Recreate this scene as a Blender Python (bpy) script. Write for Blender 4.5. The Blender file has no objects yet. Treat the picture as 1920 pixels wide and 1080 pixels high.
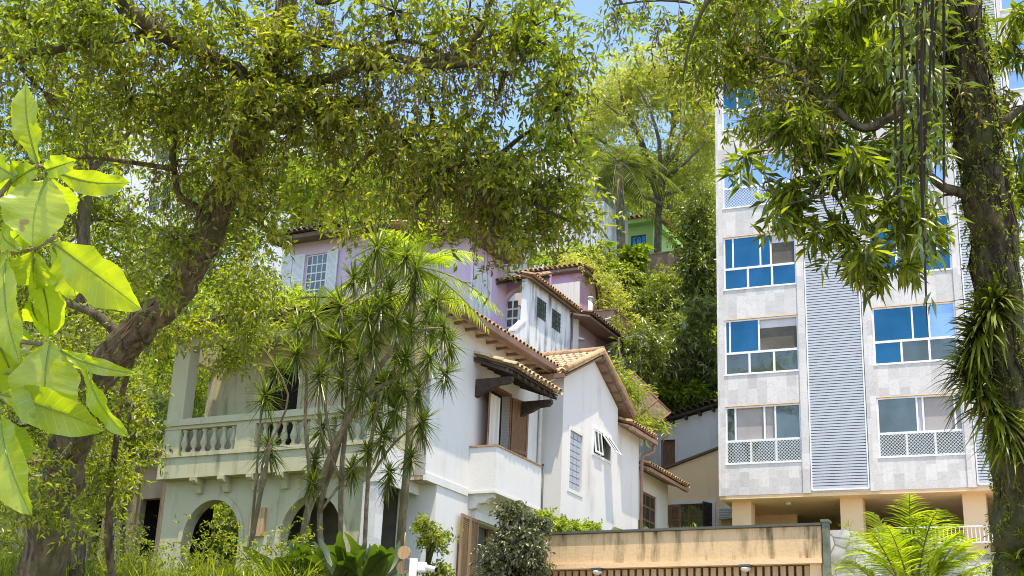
import bpy, math, random
import numpy as np
from mathutils import Vector, Matrix
rnd = random.Random(7)
C = bpy.context.scene.collection
sc = bpy.context.scene
PI = math.pi
# ------------------------------------------------------------------ camera
F = 2513.0; PITCH = 0.33587; ROLL = 0.04296
_c, _s = math.cos(PITCH), math.sin(PITCH)
FW = np.array([0, _c, _s]); _u0 = np.array([0, -_s, _c]); _r0 = np.array([1., 0, 0])
RT = math.cos(ROLL)*_r0 + math.sin(ROLL)*_u0
UP = -math.sin(ROLL)*_r0 + math.cos(ROLL)*_u0
CAM = np.array([0, 0, 1.6])
cam = bpy.data.objects.new('camera', bpy.data.cameras.new('camera')); C.objects.link(cam)
cam.data.sensor_width = 36; cam.data.lens = 36*F/1920
cam.data.clip_start = 0.05; cam.data.clip_end = 2000
cam.matrix_world = Matrix([[RT[i], UP[i], -FW[i], CAM[i]] for i in range(3)] + [[0, 0, 0, 1]])
sc.camera = cam
# ------------------------------------------------------------------ light
SUN_AZ = math.radians(163); SUN_EL = math.radians(73)      # azimuth from +Y towards +X
w = bpy.data.worlds.new("World"); sc.world = w; w.use_nodes = True
nt = w.node_tree; nt.nodes.clear()
sky = nt.nodes.new('ShaderNodeTexSky'); sky.sky_type = 'NISHITA'; sky.sun_disc = False
sky.sun_elevation = SUN_EL; sky.sun_rotation = SUN_AZ; sky.air_density = 1.0; sky.dust_density = 0.8; sky.ozone_density = 1.0
bg = nt.nodes.new('ShaderNodeBackground'); bg.inputs[1].default_value = 0.15
wo = nt.nodes.new('ShaderNodeOutputWorld')
nt.links.new(sky.outputs[0], bg.inputs[0]); nt.links.new(bg.outputs[0], wo.inputs[0])
sl = bpy.data.lights.new('sun', 'SUN'); sl.energy = 2.6; sl.angle = math.radians(0.5); sl.color = (1, .87, .68)
sun = bpy.data.objects.new('sun', sl); C.objects.link(sun)
sd = Vector((math.sin(SUN_AZ)*math.cos(SUN_EL), math.cos(SUN_AZ)*math.cos(SUN_EL), math.sin(SUN_EL)))
sun.rotation_euler = sd.to_track_quat('Z', 'Y').to_euler(); sun.location = (0, 0, 80)
sc.view_settings.view_transform = 'Standard'; sc.view_settings.look = 'None'
sc.view_settings.exposure = 1.24; sc.view_settings.gamma = 1
sc.render.engine = 'CYCLES'
cy = sc.cycles
cy.max_bounces = 7; cy.diffuse_bounces = 4; cy.glossy_bounces = 3; cy.transmission_bounces = 3; cy.transparent_max_bounces = 12
cy.filter_width = 1.0; cy.sample_clamp_indirect = 4; cy.use_denoising = True
cy.caustics_reflective = False; cy.caustics_refractive = False

# ------------------------------------------------------------------ geometry helpers
def ray(px, py): return RT*(px-960)/F - UP*(py-540)/F + FW
def at(px, py, d): return CAM + ray(px, py)*d
class Frame:
    """a building's own axes: u along its front, v away from the street, z up"""
    def __init__(s, px, py, d, yaw):
        s.o = at(px, py, d); s.yaw = yaw
        s.u = np.array([math.cos(yaw), math.sin(yaw), 0]); s.v = np.array([-math.sin(yaw), math.cos(yaw), 0])
    def uz(s, px, py, v=0):
        R = ray(px, py); t = (v-(CAM-s.o)@s.v)/(R@s.v); p = CAM+R*t-s.o; return float(p@s.u), float(p[2])
    def vz(s, px, py, u=0):
        R = ray(px, py); t = (u-(CAM-s.o)@s.u)/(R@s.u); p = CAM+R*t-s.o; return float(p@s.v), float(p[2])
    def w(s, u, v, z): return s.o + s.u*u + s.v*v + np.array([0, 0, z])

def tag(o, label=None, cat=None, group=None, kind=None):
    if label: o['label'] = label
    if cat: o['category'] = cat
    if group: o['group'] = group
    if kind: o['kind'] = kind
    return o
def thing(name, loc, yaw=0, label=None, cat=None, group=None):
    o = bpy.data.objects.new(name, None); C.objects.link(o); o.empty_display_size = .3
    o.location = tuple(float(a) for a in loc); o.rotation_euler = (0, 0, yaw)
    return tag(o, label, cat, group)

class MB:
    def __init__(s): s.v = []; s.f = []; s.sm = []
    def add(s, vs, fs, smooth=False):
        n = len(s.v); s.v += [tuple(map(float, p)) for p in vs]
        s.f += [tuple(i+n for i in f) for f in fs]; s.sm += [smooth]*len(fs)
    def box(s, u0, u1, v0, v1, z0, z1):
        s.add([(u0,v0,z0),(u1,v0,z0),(u1,v1,z0),(u0,v1,z0),(u0,v0,z1),(u1,v0,z1),(u1,v1,z1),(u0,v1,z1)],
              [(0,3,2,1),(4,5,6,7),(0,1,5,4),(1,2,6,5),(2,3,7,6),(3,0,4,7)])
        return s
    def hexa(s, a, b):      # two quads a (bottom/front) and b joined
        s.add(list(a)+list(b), [(0,3,2,1),(4,5,6,7),(0,1,5,4),(1,2,6,5),(2,3,7,6),(3,0,4,7)]); return s
    def prism(s, poly, ax, a, b):    # extrude 2D polygon along axis ax (0,1,2) from a to b
        def m(p, t):
            q = list(p); q.insert(ax, t); return q
        n = len(poly)
        s.add([m(p, a) for p in poly]+[m(p, b) for p in poly],
              [tuple(range(n)), tuple(range(2*n-1, n-1, -1))] + [(i, n+i, n+(i+1) % n, (i+1) % n) for i in range(n)])
        return s
    def tube(s, path, rad, seg=6, cap=True, ridge=0):
        path = [np.array(p, float) for p in path]; n = len(path)
        if not hasattr(rad, '__len__'): rad = [rad]*n
        vs = []; a = None
        for i, p in enumerate(path):
            t = path[min(i+1, n-1)] - path[max(i-1, 0)]; L = np.linalg.norm(t); t = t/(L if L > 1e-9 else 1)
            if a is None:
                h = np.array([0, 0, 1.]) if abs(t[2]) < .9 else np.array([1., 0, 0]); a = np.cross(t, h)
            a = a - t*(a@t); a /= (np.linalg.norm(a)+1e-12); b = np.cross(t, a)
            for k in range(seg):
                th = 2*PI*k/seg; rr = rad[i] if not ridge else rad[i]*(1+ridge*(.6*math.sin(5*th+i*.23)+.4*math.sin(9*th-i*.31)+rnd.uniform(-.5, .5)))
                vs.append(p + (a*math.cos(th)+b*math.sin(th))*rr)
        fs = [(i*seg+k, i*seg+(k+1) % seg, (i+1)*seg+(k+1) % seg, (i+1)*seg+k) for i in range(n-1) for k in range(seg)]
        s.add(vs, fs, True)
        if cap: s.f += [tuple(len(s.v)-len(vs)+k for k in range(seg-1, -1, -1)), tuple(len(s.v)-seg+k for k in range(seg))]; s.sm += [False]*2
        return s
    def lathe(s, c, prof, seg=10):
        vs = [(c[0]+r*math.cos(2*PI*k/seg), c[1]+r*math.sin(2*PI*k/seg), c[2]+z) for r, z in prof for k in range(seg)]
        n = len(prof)
        s.add(vs, [(i*seg+k, i*seg+(k+1) % seg, (i+1)*seg+(k+1) % seg, (i+1)*seg+k) for i in range(n-1) for k in range(seg)] +
              [tuple(range(seg-1, -1, -1)), tuple((n-1)*seg+k for k in range(seg))], True); return s
    def wall(s, axis, pos, th, a0, a1, z0, z1, holes=(), topf=None):
        """wall in plane v=pos (axis 'u': runs along u) or u=pos (axis 'v'); outer face at pos, body pos..pos+th;
        rectangular holes (a0,a1,z0,z1); built with shared reveal faces only at the holes."""
        A = sorted({a0, a1, *[h[0] for h in holes], *[h[1] for h in holes]}); Z = sorted({z0, z1, *[h[2] for h in holes], *[h[3] for h in holes]})
        A = [x for x in A if a0 <= x <= a1]; Z = [x for x in Z if z0 <= x <= z1]
        def P(a, d, z): return (a, d, z) if axis == 'u' else (d, a, z)
        def solid(i, j):
            if i < 0 or j < 0 or i >= len(A)-1 or j >= len(Z)-1: return False
            ac = (A[i]+A[i+1])/2; zc = (Z[j]+Z[j+1])/2
            return not any(h[0] < ac < h[1] and h[2] < zc < h[3] for h in holes)
        p, q = pos, pos+th
        for i in range(len(A)-1):
            for j in range(len(Z)-1):
                if not solid(i, j): continue
                x0, x1, y0, y1 = A[i], A[i+1], Z[j], Z[j+1]
                s.add([P(x0,p,y0),P(x1,p,y0),P(x1,p,y1),P(x0,p,y1)], [(0,1,2,3)])
                s.add([P(x0,q,y0),P(x1,q,y0),P(x1,q,y1),P(x0,q,y1)], [(0,3,2,1)])
                if not solid(i-1, j): s.add([P(x0,p,y0),P(x0,q,y0),P(x0,q,y1),P(x0,p,y1)], [(0,3,2,1)])
                if not solid(i+1, j): s.add([P(x1,p,y0),P(x1,q,y0),P(x1,q,y1),P(x1,p,y1)], [(0,1,2,3)])
                if not solid(i, j-1): s.add([P(x0,p,y0),P(x1,p,y0),P(x1,q,y0),P(x0,q,y0)], [(0,3,2,1)])
                if not solid(i, j+1): s.add([P(x0,p,y1),P(x1,p,y1),P(x1,q,y1),P(x0,q,y1)], [(0,1,2,3)])
        return s
    def build(s, name, mat, parent=None, world=False, bevel=0):
        me = bpy.data.meshes.new(name)
        v = s.v
        if world and parent is not None:
            L = parent.location; v = [(p[0]-L[0], p[1]-L[1], p[2]-L[2]) for p in v]
        me.from_pydata(v, [], s.f); me.polygons.foreach_set('use_smooth', s.sm)
        me.materials.append(mat); me.update()
        o = bpy.data.objects.new(name, me); C.objects.link(o)
        if parent: o.parent = parent
        if bevel:
            b = o.modifiers.new('b', 'BEVEL'); b.width = bevel; b.segments = 2; b.limit_method = 'ANGLE'
        return o
def top(o, label, cat, group=None): return tag(o, label, cat, group)

# ------------------------------------------------------------------ materials
def newmat(name):
    m = bpy.data.materials.new(name); m.use_nodes = True; t = m.node_tree; t.nodes.clear()
    return m, t
def N(t, ty, **kw):
    n = t.nodes.new('ShaderNode'+ty)
    for k, v in kw.items():
        if k in n.inputs: n.inputs[k].default_value = v
        else: setattr(n, k, v)
    return n
def rgb(c): return (c[0], c[1], c[2], 1)
def coords(t, scale=(1, 1, 1)):
    tc = N(t, 'TexCoord'); mp = N(t, 'Mapping'); mp.inputs['Scale'].default_value = scale
    t.links.new(tc.outputs['Object'], mp.inputs[0]); return mp.outputs[0]
def noise(t, vec, scale, detail=4, rough=.55):
    n = N(t, 'TexNoise'); n.inputs['Scale'].default_value = scale; n.inputs['Detail'].default_value = detail; n.inputs['Roughness'].default_value = rough
    t.links.new(vec, n.inputs['Vector']); return n.outputs[0]
def ramp(t, fac, stops):
    r = N(t, 'ValToRGB'); t.links.new(fac, r.inputs[0]); e = r.color_ramp.elements
    while len(e) < len(stops): e.new(.5)
    for i, (p, c) in enumerate(stops): e[i].position = p; e[i].color = rgb(c) if hasattr(c, '__len__') else (c, c, c, 1)
    return r.outputs[0]
def mix(t, fac, a, b, mode='MIX'):
    m = N(t, 'MixRGB', blend_type=mode)
    for i, x in enumerate((fac, a, b)):
        if isinstance(x, (int, float)): m.inputs[i].default_value = x if i == 0 else (x, x, x, 1)
        elif isinstance(x, (tuple, list)): m.inputs[i].default_value = rgb(x)
        else: t.links.new(x, m.inputs[i])
    return m.outputs[0]
def finish(t, col, rough=.85, bump=None, bs=.3, bd=.02, spec=.3, metal=0):
    b = N(t, 'BsdfPrincipled'); o = N(t, 'OutputMaterial')
    if isinstance(col, (tuple, list)): b.inputs['Base Color'].default_value = rgb(col)
    else: t.links.new(col, b.inputs['Base Color'])
    b.inputs['Roughness'].default_value = rough; b.inputs['Specular IOR Level'].default_value = spec; b.inputs['Metallic'].default_value = metal
    if bump is not None:
        bp = N(t, 'Bump'); bp.inputs['Strength'].default_value = bs; bp.inputs['Distance'].default_value = bd
        t.links.new(bump, bp.inputs['Height']); t.links.new(bp.outputs[0], b.inputs['Normal'])
    t.links.new(b.outputs[0], o.inputs[0]); return b
def stucco(name, col, dirt=(.12, .11, .08), amount=.35, streak=.5, lo=.48, patch=None, ss=1.1):
    m, t = newmat(name)
    v = coords(t); vs = coords(t, (ss, ss, .15*ss))
    big = noise(t, v, .9, 5, .6); st = noise(t, vs, 1.6, 5, .6); fine = noise(t, v, 26, 4, .6)
    c = mix(t, ramp(t, big, [(.35, 0), (.75, .16)]), col, [x*.75 for x in col])
    if patch: c = mix(t, ramp(t, noise(t, v, .6, 3), [(.45, 0), (.62, .7)]), c, patch)
    d = mix(t, 1.0, ramp(t, big, [(.42, 0), (.7, 1)]), ramp(t, st, [(lo, 0), (lo+.22, 1)]), 'MULTIPLY')
    d2 = mix(t, 1.0, d, amount, 'MULTIPLY'); s2 = mix(t, 1.0, ramp(t, st, [(lo+.06, 0), (.8, 1)]), streak*amount, 'MULTIPLY')
    dd = mix(t, 1.0, d2, s2, 'ADD')
    c = mix(t, dd, c, dirt); c = mix(t, .10, c, fine, 'OVERLAY')
    finish(t, c, .9, fine, .35, .012, .15); return m
def flat(name, col, rough=.6, var=.25, scale=6, bs=.2, spec=.3, metal=0, stretch=(1, 1, 1)):
    m, t = newmat(name); v = coords(t, stretch); n = noise(t, v, scale, 4)
    c = mix(t, ramp(t, n, [(.3, 0), (.7, 1)]), [x*(1-var) for x in col], [min(1, x*(1+var*.6)) for x in col])
    finish(t, c, rough, n, bs, .01, spec, metal); return m
def leafmat(name, stops, trans=.45, gloss=.07, clump=.35, tint=(1.0, 1.15, .35)):
    m, t = newmat(name); stops = [(p, (c[0]*1.14, c[1], c[2]*.85)) for p, c in stops]
    g = N(t, 'NewGeometry'); c = ramp(t, g.outputs['Random Per Island'], stops)
    v = coords(t); n = noise(t, v, clump, 3)
    c = mix(t, ramp(t, n, [(.3, 0), (.7, .55)]), c, mix(t, 1.0, c, (.75, 1.0, .7), 'MULTIPLY'))
    d = N(t, 'BsdfDiffuse'); tr = N(t, 'BsdfTranslucent'); gl = N(t, 'BsdfGlossy'); gl.inputs['Roughness'].default_value = .38
    gl.inputs['Color'].default_value = (.9, .95, .9, 1)
    tc = mix(t, 1.0, c, tuple(tint), 'MULTIPLY'); tc = mix(t, 1.0, tc, (1.9, 1.9, 1.9), 'MULTIPLY')
    t.links.new(c, d.inputs[0]); t.links.new(tc, tr.inputs[0])
    m1 = N(t, 'MixShader'); m1.inputs[0].default_value = trans; t.links.new(d.outputs[0], m1.inputs[1]); t.links.new(tr.outputs[0], m1.inputs[2])
    m2 = N(t, 'MixShader'); m2.inputs[0].default_value = gloss*.6; t.links.new(m1.outputs[0], m2.inputs[1]); t.links.new(gl.outputs[0], m2.inputs[2])
    o = N(t, 'OutputMaterial'); t.links.new(m2.outputs[0], o.inputs[0]); return m
def glassmat(name, refl, dark=(.02, .025, .03), fac=.6, rough=.03):
    m, t = newmat(name); gl = N(t, 'BsdfGlossy'); gl.inputs[0].default_value = rgb(refl); gl.inputs['Roughness'].default_value = rough
    v = coords(t); n = noise(t, v, .8, 2); bp = N(t, 'Bump'); bp.inputs['Strength'].default_value = .12; bp.inputs['Distance'].default_value = .08
    t.links.new(n, bp.inputs['Height']); t.links.new(bp.outputs[0], gl.inputs['Normal'])
    d = N(t, 'BsdfDiffuse'); d.inputs[0].default_value = rgb(dark)
    mx = N(t, 'MixShader'); n2 = noise(t, coords(t, (1, 1, .5)), 1.1, 3); fr_ = ramp(t, n2, [(.35, fac*.72), (.65, min(1, fac*1.2))]); t.links.new(fr_, mx.inputs[0]); t.links.new(d.outputs[0], mx.inputs[1]); t.links.new(gl.outputs[0], mx.inputs[2])
    o = N(t, 'OutputMaterial'); t.links.new(mx.outputs[0], o.inputs[0]); return m
def tilemat(name, a, b, dark):
    m, t = newmat(name); g = N(t, 'NewGeometry'); c = ramp(t, g.outputs['Random Per Island'], [(0, a), (.5, b), (1, [x*1.15 for x in a])])
    v = coords(t); n = noise(t, v, 7, 5, .7)
    c = mix(t, ramp(t, n, [(.5, 0), (.68, .75)]), c, dark); finish(t, c, .9, noise(t, v, 30, 3), .4, .01, .1); return m
def barkmat(name, a, b, moss=None, sc_=(1, 1, .25)):
    m, t = newmat(name); v = coords(t, sc_); v1 = coords(t); n = noise(t, v, 14, 6, .7); n2 = noise(t, v1, 1.6, 4)
    c = mix(t, ramp(t, n, [(.38, 0), (.62, 1)]), a, b)
    if moss: c = mix(t, ramp(t, n2, [(.45, 0), (.6, .85)]), c, moss)
    finish(t, c, .95, n, .9, .05, .1); return m

M = {}
M['white'] = stucco('white_render', (.73, .71, .68), (.32, .27, .19), .42, .4, .50)
M['white_old'] = stucco('weathered_white', (.76, .78, .80), (.09, .09, .085), .85, .9, .42, None, 2.4)
M['shaded_white'] = stucco('shaded_veranda_render', (.52, .49, .33), (.16, .13, .07), .6, .8, .48, None, 2.2)  # tree shade over the veranda is put into this dim olive
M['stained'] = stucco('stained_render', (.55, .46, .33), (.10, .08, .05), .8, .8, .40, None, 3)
M['lilac'] = stucco('lilac_render', (.70, .44, .64), (.35, .25, .33), .35, .4)
M['lilac_pale'] = stucco('pale_lilac_render', (.72, .56, .72), (.35, .27, .35), .35, .4)
M['tan'] = stucco('tan_render', (.84, .62, .38), (.28, .20, .10), .30, .5)
M['tan_old'] = stucco('stained_tan_render', (.72, .53, .31), (.13, .10, .05), 1.0, 1.0, .45, None, 5.0)
M['green_wall'] = stucco('lime_render', (.48, .68, .26), (.25, .33, .14), .3, .4)
M['grey_wall'] = stucco('sooty_concrete', (.42, .43, .43), (.05, .05, .05), .95, .9, .36, None, 2.4)
M['brown_wall'] = stucco('brown_concrete', (.42, .31, .21), (.12, .09, .06), .8, .7, .4)
M['far_white'] = stucco('far_white_render', (.76, .78, .82), (.3, .3, .32), .4, .5)
M['trim'] = flat('white_trim', (.74, .73, .68), .7, .12, 8)
M['alu'] = flat('aluminium', (.80, .83, .88), .45, .06, 5, .05, .5)
M['slat'] = flat('louvre_metal', (.50, .54, .60), .45, .08, 3, .05, .4)
M['wood'] = flat('brown_shutter_wood', (.24, .135, .075), .7, .35, 9, .4, .2, 0, (4, 4, .4))
M['wood_tan'] = flat('tan_shutter_wood', (.50, .33, .18), .7, .3, 9, .4, .2, 0, (4, 4, .4))  # lighter tan wood
M['shutter_mid'] = flat('weathered_shutter_wood', (.33, .21, .12), .7, .3, 9, .4, .2, 0, (4, 4, .4))
M['slat_wood'] = flat('pale_gate_slats', (.56, .42, .26), .7, .2, 9, .3, .2, 0, (4, 4, .4))
M['wood_dark'] = flat('dark_beam_wood', (.075, .055, .045), .8, .4, 9, .4, .2)
M['soffit'] = flat('brown_eave_boards', (.19, .13, .09), .8, .35, 5, .3, .2, 0, (1, 6, 1))
M['gutter'] = flat('brown_gutter_paint', (.27, .17, .12), .5, .25, 3, .1, .4)
M['white_paint'] = flat('white_paint', (.80, .81, .82), .5, .08, 6, .1)
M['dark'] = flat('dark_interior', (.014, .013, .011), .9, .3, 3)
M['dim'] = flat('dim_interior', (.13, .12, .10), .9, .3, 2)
M['curtain'] = flat('cream_curtain', (.78, .74, .66), .9, .16, 3, .6, .1, 0, (14, 14, .2))
M['blind'] = flat('grey_blind', (.40, .37, .36), .9, .1, 2, .1, .1)
M['blind_pale'] = flat('pale_blind', (.62, .62, .66), .9, .1, 2, .1, .1)
M['glass_sky_tint'] = glassmat('sky_tinted_glass', (.07, .21, .33), (.01, .075, .14), .55)  # blue sky reflection painted into the gloss tint and the base
M['glass_dark'] = glassmat('dark_glass', (.42, .46, .42), (.05, .055, .04), .3)
M['glass_pale'] = glassmat('pale_glass', (.5, .7, .95), (.22, .32, .44), .45)
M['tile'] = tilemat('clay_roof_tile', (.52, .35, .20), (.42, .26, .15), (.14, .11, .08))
M['tile_dark'] = tilemat('dark_roof_tile', (.22, .15, .10), (.16, .11, .08), (.06, .06, .045))  # darker clay tile with random dark blotches
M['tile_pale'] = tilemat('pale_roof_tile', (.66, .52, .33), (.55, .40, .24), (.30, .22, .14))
M['stone'] = flat('grey_concrete', (.36, .35, .31), .9, .35, 5)
M['metal_dark'] = flat('dark_pipe', (.10, .11, .10), .5, .2, 5)
def marble():
    m, t = newmat('marble_slabs')
    tc = N(t, 'TexCoord'); sp = N(t, 'SeparateXYZ'); t.links.new(tc.outputs['Object'], sp.inputs[0])
    ad = N(t, 'Math', operation='ADD'); t.links.new(sp.outputs[0], ad.inputs[0]); t.links.new(sp.outputs[1], ad.inputs[1])
    cb = N(t, 'CombineXYZ'); t.links.new(sp.outputs[2], cb.inputs[0]); t.links.new(ad.outputs[0], cb.inputs[1])
    bk = N(t, 'TexBrick'); bk.offset = .5; t.links.new(cb.outputs[0], bk.inputs[0])
    for k, v in (('Scale', 1), ('Mortar Size', .006), ('Brick Width', .52), ('Row Height', .335), ('Bias', .1)): bk.inputs[k].default_value = v
    bk.inputs['Color1'].default_value = (.52, .505, .49, 1); bk.inputs['Color2'].default_value = (.70, .68, .66, 1); bk.inputs['Mortar'].default_value = (.62, .6, .57, 1)
    v = coords(t); n = N(t, 'TexNoise'); n.inputs['Scale'].default_value = 2.4; n.inputs['Detail'].default_value = 7; n.inputs['Distortion'].default_value = 1.8
    t.links.new(v, n.inputs[0]); vein = ramp(t, n.outputs[0], [(.46, 1.0), (.5, .86), (.54, 1.0)])
    c = mix(t, 1.0, bk.outputs[0], vein, 'MULTIPLY')
    vs = coords(t, (2, 2, .15)); c = mix(t, ramp(t, noise(t, vs, 1.5), [(.52, 0), (.75, .35)]), c, (.50, .49, .47))
    finish(t, c, .5, n.outputs[0], .05, .01, .4); return m
M['marble'] = marble()
def netmat():
    m, t = newmat('white_safety_net'); tc = N(t, 'TexCoord'); sp = N(t, 'SeparateXYZ'); t.links.new(tc.outputs['Object'], sp.inputs[0])
    outs = []
    for sgn in (1, -1):
        a = N(t, 'Math', operation='MULTIPLY_ADD'); t.links.new(sp.outputs[2], a.inputs[0]); a.inputs[1].default_value = sgn*1.0; t.links.new(sp.outputs[0], a.inputs[2])
        b = N(t, 'Math', operation='MULTIPLY'); b.inputs[1].default_value = 9.0; t.links.new(a.outputs[0], b.inputs[0])
        f = N(t, 'Math', operation='FRACT'); t.links.new(b.outputs[0], f.inputs[0])
        l = N(t, 'Math', operation='LESS_THAN'); l.inputs[1].default_value = .17; t.links.new(f.outputs[0], l.inputs[0]); outs.append(l.outputs[0])
    mx = N(t, 'Math', operation='MAXIMUM'); t.links.new(outs[0], mx.inputs[0]); t.links.new(outs[1], mx.inputs[1])
    d = N(t, 'BsdfDiffuse'); d.inputs[0].default_value = (.7, .7, .68, 1); tr = N(t, 'BsdfTransparent')
    ms = N(t, 'MixShader'); t.links.new(mx.outputs[0], ms.inputs[0]); t.links.new(tr.outputs[0], ms.inputs[1]); t.links.new(d.outputs[0], ms.inputs[2])
    o = N(t, 'OutputMaterial'); t.links.new(ms.outputs[0], o.inputs[0]); return m
M['net'] = netmat()
G1, G2, G3 = (.035, .075, .012), (.075, .13, .018), (.15, .21, .03)
M['leaf'] = leafmat('tree_leaves', [(0, (.08, .10, .012)), (.4, (.15, .18, .02)), (.8, (.26, .29, .035)), (1, (.34, .33, .08))], .58)
M['leaf_bright'] = leafmat('bright_leaves', [(0, (.10, .15, .015)), (.5, (.20, .27, .025)), (1, (.33, .37, .06))], .5)
M['leaf_dark'] = leafmat('dark_leaves', [(0, (.07, .09, .015)), (.6, (.13, .17, .025)), (1, (.24, .28, .05))], .35, .12)
M['leaf_mango'] = leafmat('long_leaves', [(0, (.06, .08, .010)), (.5, (.13, .17, .015)), (.9, (.26, .30, .025)), (1, (.32, .33, .05))], .5, .06)
M['leaf_mango_hill'] = leafmat('hill_long_leaves', [(0, (.12, .15, .05)), (.6, (.21, .26, .07)), (1, (.38, .40, .16))], .35, .2)
M['leaf_pale'] = leafmat('pale_leaves', [(0, (.31, .335, .11)), (.6, (.45, .46, .155)), (1, (.56, .545, .28))], .42)
M['leaf_far'] = leafmat('far_leaves', [(0, (.12, .15, .03)), (.6, (.23, .27, .05)), (1, (.36, .38, .09))], .45)
M['leaf_drac'] = leafmat('strap_leaves', [(0, (.06, .08, .012)), (.6, (.12, .17, .02)), (1, (.26, .31, .04))], .4, .12)
M['leaf_palm'] = leafmat('palm_leaves', [(0, (.20, .26, .02)), (.6, (.34, .42, .025)), (1, (.50, .52, .08))], .5, .1)
M['leaf_ivy'] = leafmat('ivy_leaves', [(0, (.06, .075, .05)), (.6, (.11, .13, .085)), (1, (.22, .24, .16))], .2, .12)
M['root'] = flat('dry_roots', (.22, .165, .095), .95, .4, 6)
M['root_dark'] = flat('dark_roots', (.06, .048, .03), .95, .4, 6)
M['dead'] = leafmat('dry_hanging_leaves', [(0, (.10, .08, .03)), (.6, (.16, .14, .05)), (1, (.2, .2, .06))], .4)
M['bark'] = barkmat('brown_bark', (.05, .042, .028), (.19, .155, .10), (.085, .095, .035))
M['bark_red'] = barkmat('reddish_bark', (.09, .05, .03), (.34, .22, .14), (.10, .08, .04))
M['bark_grey'] = barkmat('grey_bark', (.13, .11, .085), (.34, .30, .24), (.14, .15, .09))
M['bark_pale'] = barkmat('pale_cane_bark', (.18, .14, .09), (.45, .37, .26), (.20, .18, .10))

# ------------------------------------------------------------------ foliage
class Leaves:
    def __init__(s, seed=1): s.V = []; s.Fc = []; s.n = 0; s.r = np.random.default_rng(seed)
    def raw(s, v, f):
        s.V.append(v); s.Fc.append(f+s.n); s.n += len(v)
    def leaves(s, p, d, L, W, fold=.25, nb=None):
        n = len(p); r = s.r
        d = d/np.linalg.norm(d, axis=1, keepdims=True)
        q = r.normal(size=(n, 3)) if nb is None else nb + r.normal(size=(n, 3))*.45
        sd_ = np.cross(d, q); sd_ /= (np.linalg.norm(sd_, axis=1, keepdims=True)+1e-9); nn = np.cross(sd_, d)
        L = np.broadcast_to(L, n)[:, None]; W = np.broadcast_to(W, n)[:, None]
        m = p + d*L*.45 + nn*W*fold
        tip = p + d*L - nn*L*.08 - np.array([0, 0, 1.])*L*.06
        v = np.stack([p, m+sd_*W*.5, tip, m-sd_*W*.5], 1).reshape(-1, 3)
        i = np.arange(n)[:, None]*4
        s.raw(v, np.concatenate([i+[0, 1, 2], i+[0, 2, 3]], 1).reshape(-1, 3))
    def sprigs(s, c, k, Ls, L, W, droop=.3, spread=.9, up=.0):
        """c: (n,3) sprig origins; k leaves each along a short drooping twig of length Ls"""
        n = len(c); r = s.r
        a = r.normal(size=(n, 3)); a[:, 2] = a[:, 2]*.5 - droop; a /= np.linalg.norm(a, axis=1, keepdims=True)
        t = (np.arange(k)+.5)/k
        pos = c[:, None] + a[:, None]*Ls*t[None, :, None]; pos[..., 2] -= Ls*.25*droop*t[None]**2
        q = r.normal(size=(n, k, 3)); q -= (q*a[:, None]).sum(-1, keepdims=True)*a[:, None]; q /= np.linalg.norm(q, axis=-1, keepdims=True)+1e-9
        d = a[:, None]*.7 + q*spread; d[..., 2] += up - droop*.35
        nb = np.zeros((n*k, 3)); nb[:, 2] = .9
        s.leaves(pos.reshape(-1, 3), d.reshape(-1, 3), L*(.65+.6*r.random(n*k)), W*(.7+.5*r.random(n*k)), .25, nb)
        return a
    def ribbon(s, a, b, w):
        """thin crossed twigs from a to b"""
        d = b-a; q = np.cross(d, s.r.normal(size=d.shape)); q /= np.linalg.norm(q, axis=1, keepdims=True)+1e-9; q2 = np.cross(d, q); q2 /= np.linalg.norm(q2, axis=1, keepdims=True)+1e-9
        n = len(a); v = np.stack([a+q*w, a-q*w*.5+q2*w*.87, a-q*w*.5-q2*w*.87, b], 1).reshape(-1, 3); i = np.arange(n)[:, None]*4
        s.raw(v, np.concatenate([i+[0, 1, 3], i+[1, 2, 3], i+[2, 0, 3]], 1).reshape(-1, 3))
    def build(s, name, mat, parent):
        v = np.concatenate(s.V); f = np.concatenate(s.Fc).astype(np.int32)
        if parent is not None: v = v - np.array(parent.location)
        me = bpy.data.meshes.new(name); me.vertices.add(len(v)); me.vertices.foreach_set('co', v.astype(np.float32).ravel())
        me.loops.add(len(f)*3); me.loops.foreach_set('vertex_index', f.ravel())
        me.polygons.add(len(f)); me.polygons.foreach_set('loop_start', np.arange(len(f), dtype=np.int32)*3)
        me.polygons.foreach_set('loop_total', np.full(len(f), 3, np.int32))
        me.update(); me.validate(); me.materials.append(mat)
        o = bpy.data.objects.new(name, me); C.objects.link(o)
        if parent is not None: o.parent = parent
        return o
def ball(r, n, c, rad, hollow=.0):
    """n points in an ellipsoid, denser in random clumps"""
    q = r.normal(size=(n, 3)); q /= np.linalg.norm(q, axis=1, keepdims=True)
    rr = (hollow + (1-hollow)*r.random(n))**.5
    return np.array(c) + q*rr[:, None]*np.array(rad)
def smooth_path(pts, sub=4):
    P = [np.array(p, float) for p in pts]; out = []
    for i in range(len(P)-1):
        p0, p1, p2, p3 = P[max(i-1, 0)], P[i], P[i+1], P[min(i+2, len(P)-1)]
        for k in range(sub):
            t = k/sub; out.append(.5*((2*p1)+(-p0+p2)*t+(2*p0-5*p1+4*p2-p3)*t*t+(-p0+3*p1-3*p2+p3)*t**3))
    out.append(P[-1]); return out
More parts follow.
